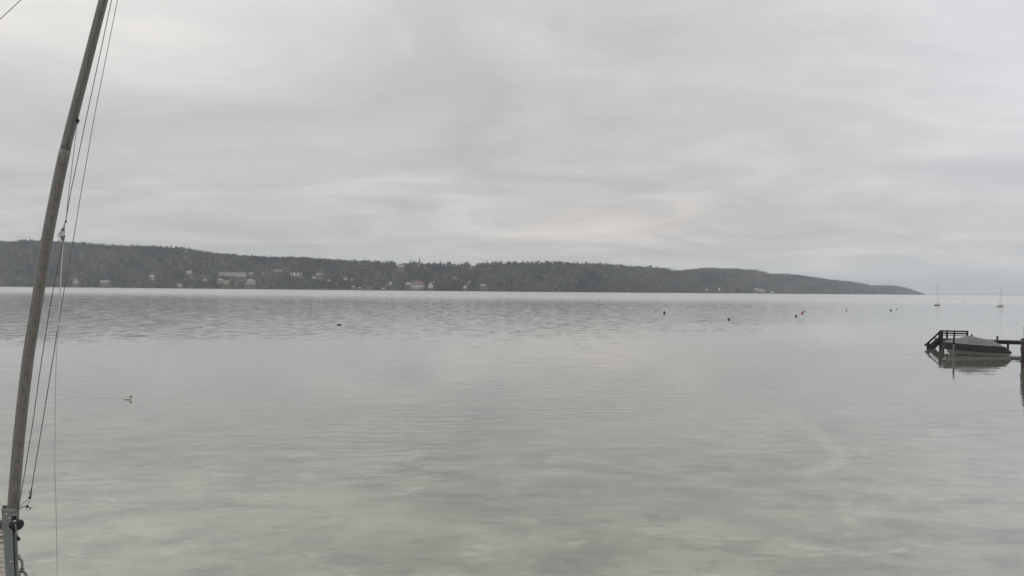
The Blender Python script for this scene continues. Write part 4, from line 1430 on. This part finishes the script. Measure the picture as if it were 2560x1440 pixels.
def sailboat(px, py, mast_py, label, wpx, yaw):
    b0 = on_plane(px, py, 0)
    k = b0.y / F
    o = thing('sailboat', tuple(b0), label, 'sailboat', GS)
    wdt = wpx * k
    Ln = wdt * 2.6
    rot = Matrix.Rotation(yaw, 3, 'Z')
    hv, hf = [], []
    for s in np.linspace(0, 1, 9):
        hb = wdt / 2 * (np.interp(s, [0, 0.2, 0.55, 1], [0.04, 0.6, 1.0, 0.75]))
        zs = 0.82 - 0.15 * s
        y_ = (s - 0.5) * Ln
        for q_ in ((-hb, zs), (-hb * 0.85, 0.10), (0, -0.25), (hb * 0.85, 0.10), (hb, zs)):
            hv.append(b0 + rot @ Vector((q_[0], y_, q_[1])))
    for i in range(8):
        for kk in range(4):
            a = i * 5 + kk
            hf.append((a, a + 1, a + 6, a + 5))
        hf.append((i * 5 + 4, i * 5, i * 5 + 5, i * 5 + 9))
    hf += [(0, 1, 2, 3, 4), (44, 43, 42, 41, 40)]
    hl = MB().add(hv, hf).build('hull', M['white'], o, False)
    bt_ = MB()
    bv = []
    for s in np.linspace(0.03, 1, 9):
        hb = wdt / 2 * (np.interp(s, [0, 0.2, 0.55, 1], [0.04, 0.6, 1.0, 0.75])) * 0.93 + 0.02
        y_ = (s - 0.5) * Ln
        for xx, zz in ((-hb, 0.26), (-hb * 0.9, -0.05), (hb * 0.9, -0.05), (hb, 0.26)):
            bv.append(b0 + rot @ Vector((xx, y_, zz)))
    bf = []
    for i in range(8):
        for kk in (0, 2):
            a = i * 4 + kk
            bf.append((a, a + 1, a + 5, a + 4))
    bf += [(32, 33, 34, 35), (0, 3, 2, 1)]
    bt_.add(bv, bf).build('dark_waterline_band', M['black'], o)
    MB().box(b0 + rot @ Vector((0, 0.1 * Ln, 1.0)), (wdt * 0.55, Ln * 0.3, 0.40), rot).build('cabin', M['white'], o, bevel=0.05)
    mt = P(px, mast_py, b0.y)
    mh = mt.z
    MB().tube([b0 + Vector((0, 0, 0.5)), b0 + Vector((0.02, 0, mh))], [0.042, 0.03], 6).build('mast', M['grey'], o)
    MB().tube([b0 + Vector((0, 0, 1.35)), b0 + rot @ Vector((0, Ln * 0.38, 1.3))], 0.05, 6).build('boom', M['grey'], o)
    rg = MB()
    for e in (Vector((0, -Ln * 0.48, 0.6)), Vector((0, Ln * 0.48, 0.5)), Vector((wdt * 0.45, 0, 0.5)), Vector((-wdt * 0.45, 0, 0.5))):
        rg.tube([b0 + Vector((0.02, 0, mh * 0.97)), b0 + rot @ e], 0.004, 4)
    rg.build('rigging', M['grey'], o)
    return o


sailboat(2344, 764, 712, 'white sailing boat moored left, nearer the wooded point', 7, R(4))
sailboat(2502, 766.5, 718, 'white sailing boat moored right, above the jetty at the picture edge', 7, R(-5))

GB = 'mooring buoys scattered on the lake'


def buoy(px, py, dpx, m, label, style='ball', stake=0):
    b0 = on_plane(px, py, 0)
    k = b0.y / F
    r = dpx * k / 2
    o = thing('mooring_buoy', tuple(b0), label, 'buoy', GB)
    if style == 'ball':
        prof = [(r * 0.15, -r * 0.6)] + [(r * math.cos(a), r * 0.55 + r * math.sin(a)) for a in np.linspace(-0.9, 1.45, 9)]
    elif style == 'barrel':
        prof = [(r * 0.8, -r * 0.5), (r, 0), (r, r * 0.9), (r * 0.75, r * 1.3), (r * 0.2, r * 1.4)]
    else:
        prof = [(r, -0.1), (r, r * 0.5), (r * 0.35, r * 1.0), (r * 0.3, r * 2.6)]
    MB().lathe(prof, b0, 12).build('float', M[m], o, True)
    tz = prof[-1][1]
    ring_ = [b0 + Vector((0.07 * math.cos(a), 0, tz + 0.04 + 0.07 * math.sin(a))) for a in np.linspace(0, 6.283, 9)]
    MB().tube(ring_, 0.015, 5, False).build('mooring_ring', M['fit'], o)
    if stake:
        MB().tube([b0 + Vector((0, 0, 0)), b0 + Vector((0, 0, stake * k))], 0.04, 6).build('stake', M['fit'], o)
    return o


buoy(1661, 783.5, 5.5, 'green', 'dark buoy with short pole, the leftmost of the buoys', 'barrel', 8)
buoy(1822, 799.5, 6.0, 'darkred', 'dull dark red buoy, the nearest to the camera', 'barrel')
buoy(1990, 791.5, 5.0, 'green', 'dark green buoy just below left of the two red ones', 'ball')
buoy(2005.5, 784, 5.5, 'red', 'red buoy, the larger of the close red pair', 'ball')
buoy(2011, 779.5, 4.0, 'red', 'red buoy, the smaller and farther of the close red pair', 'ball')
buoy(2116, 777, 4.0, 'grey', 'small grey buoy with thin stake right of the red pair', 'cone', 6)
buoy(2227, 776.5, 4.5, 'black', 'black round buoy between the grey staked one and the sailing boats', 'ball')
buoy(2242, 774, 2.6, 'green', 'thin dark upright buoy right beside the black round one', 'cone')
buoy(2410, 759.5, 2.5, 'grey', 'tiny grey buoy between the two sailing boats', 'ball')
buoy(2490, 767.5, 2.5, 'grey', 'tiny grey buoy just left of the right sailing boat', 'ball')

# drifting wood
b0 = on_plane(848, 812.5, 0)
dw = thing('driftwood', tuple(b0), 'short dark piece of driftwood floating alone in the middle distance', 'driftwood')
MB().tube([b0 + Vector((-0.28, 0, 0.03)), b0 + Vector((-0.1, 0.02, 0.06)), b0 + Vector((0.15, -0.02, 0.045)), b0 + Vector((0.30, 0, 0.02))], [0.035, 0.06, 0.05, 0.03], 8).build('log', M['dark_wood'], dw, True)
MB().tube([b0 + Vector((-0.08, 0.02, 0.08)), b0 + Vector((-0.14, 0, 0.14))], [0.018, 0.008], 6).build('branch_stub', M['dark_wood'], dw, True)

# ------------------------------------------------------------------ swimming duck (goosander drake)
b0 = on_plane(320, 998.5, 0)
dk = thing('duck', tuple(b0), 'swimming drake with white body and dark head facing right', 'duck')
sc_ = b0.y / F * 23 / 0.52


def dp(x, z, y=0):
    return b0 + Vector((x * sc_, y * sc_, z * sc_))


def loft(secs, n=14):
    """secs: (x, z centre, half height, half width)"""
    mb = MB()
    vs, fs = [], []
    for (x, zc, hh, hw) in secs:
        for k in range(n):
            a = 2 * math.pi * k / n
            vs.append(dp(x, zc + hh * math.sin(a), hw * math.cos(a)))
    for i in range(len(secs) - 1):
        for k in range(n):
            k2 = (k + 1) % n
            fs.append((i * n + k, i * n + k2, (i + 1) * n + k2, (i + 1) * n + k))
    fs.append(tuple(range(n - 1, -1, -1)))
    fs.append(tuple((len(secs) - 1) * n + k for k in range(n)))
    return mb.add(vs, fs)


# one continuous body from tail to crown
secs = [(-0.20, 0.045, 0.012, 0.03), (-0.15, 0.050, 0.040, 0.065), (-0.08, 0.050, 0.068, 0.092), (0.0, 0.050, 0.078, 0.10), (0.08, 0.050, 0.076, 0.095), (0.14, 0.055, 0.062, 0.078), (0.185, 0.055, 0.03, 0.045), (0.20, 0.06, 0.012, 0.02)]
body_o = loft(secs).build('body', M['feather_white'], dk, True)
neck = MB().tube([dp(0.12, 0.06), dp(0.145, 0.10), dp(0.15, 0.14), dp(0.165, 0.168)], [0.045 * sc_, 0.036 * sc_, 0.033 * sc_, 0.038 * sc_], 12)
hv_ = []
for (x, zc, hh, hw) in [(0.112, 0.168, 0.006, 0.01), (0.128, 0.172, 0.030, 0.028), (0.155, 0.176, 0.042, 0.036), (0.185, 0.172, 0.036, 0.032), (0.205, 0.166, 0.022, 0.02), (0.212, 0.164, 0.012, 0.012)]:
    hv_.append((x, zc, hh, hw))
h2 = loft(hv_)
neck.add(h2.v, h2.f)
head_o = neck.build('head', M['feather_dark'], dk, True)
loft([(0.208, 0.164, 0.010, 0.010), (0.235, 0.158, 0.007, 0.008), (0.262, 0.150, 0.004, 0.005)], 8).build('bill', M['bill'], head_o, True)
for sg in (-1, 1):
    MB().lathe([(0.001, -0.005 * sc_), (0.005 * sc_, 0), (0.001, 0.005 * sc_)], dp(0.185, 0.182, sg * 0.031), 8).build('eye', M['bill'], head_o, True)
loft([(-0.15, 0.085, 0.006, 0.03), (-0.06, 0.108, 0.022, 0.066), (0.04, 0.113, 0.022, 0.070), (0.12, 0.105, 0.014, 0.04)], 12).build('back', M['feather_dark'], dk, True)
loft([(-0.29, 0.030, 0.004, 0.03), (-0.24, 0.036, 0.010, 0.045), (-0.18, 0.045, 0.022, 0.045), (-0.14, 0.05, 0.03, 0.04)], 10).build('tail', M['feather_grey'], dk, True)

# ------------------------------------------------------------------ haze
hz = MB().box((0, 12950, 155), (31000, 26500, 330))
hm = bpy.data.materials.new('haze')
hm.use_nodes = True
hm.node_tree.nodes.clear()
pv = hm.node_tree.nodes.new('ShaderNodeVolumePrincipled')
pv.inputs['Color'].default_value = (0.81, 0.89, 0.98, 1)
pv.inputs['Density'].default_value = 1.0e-4
pv.inputs['Anisotropy'].default_value = 0.0
ho = hm.node_tree.nodes.new('ShaderNodeOutputMaterial')
hm.node_tree.links.new(pv.outputs[0], ho.inputs['Volume'])
h = hz.build('haze', hm)
tag(h, kind='stuff')
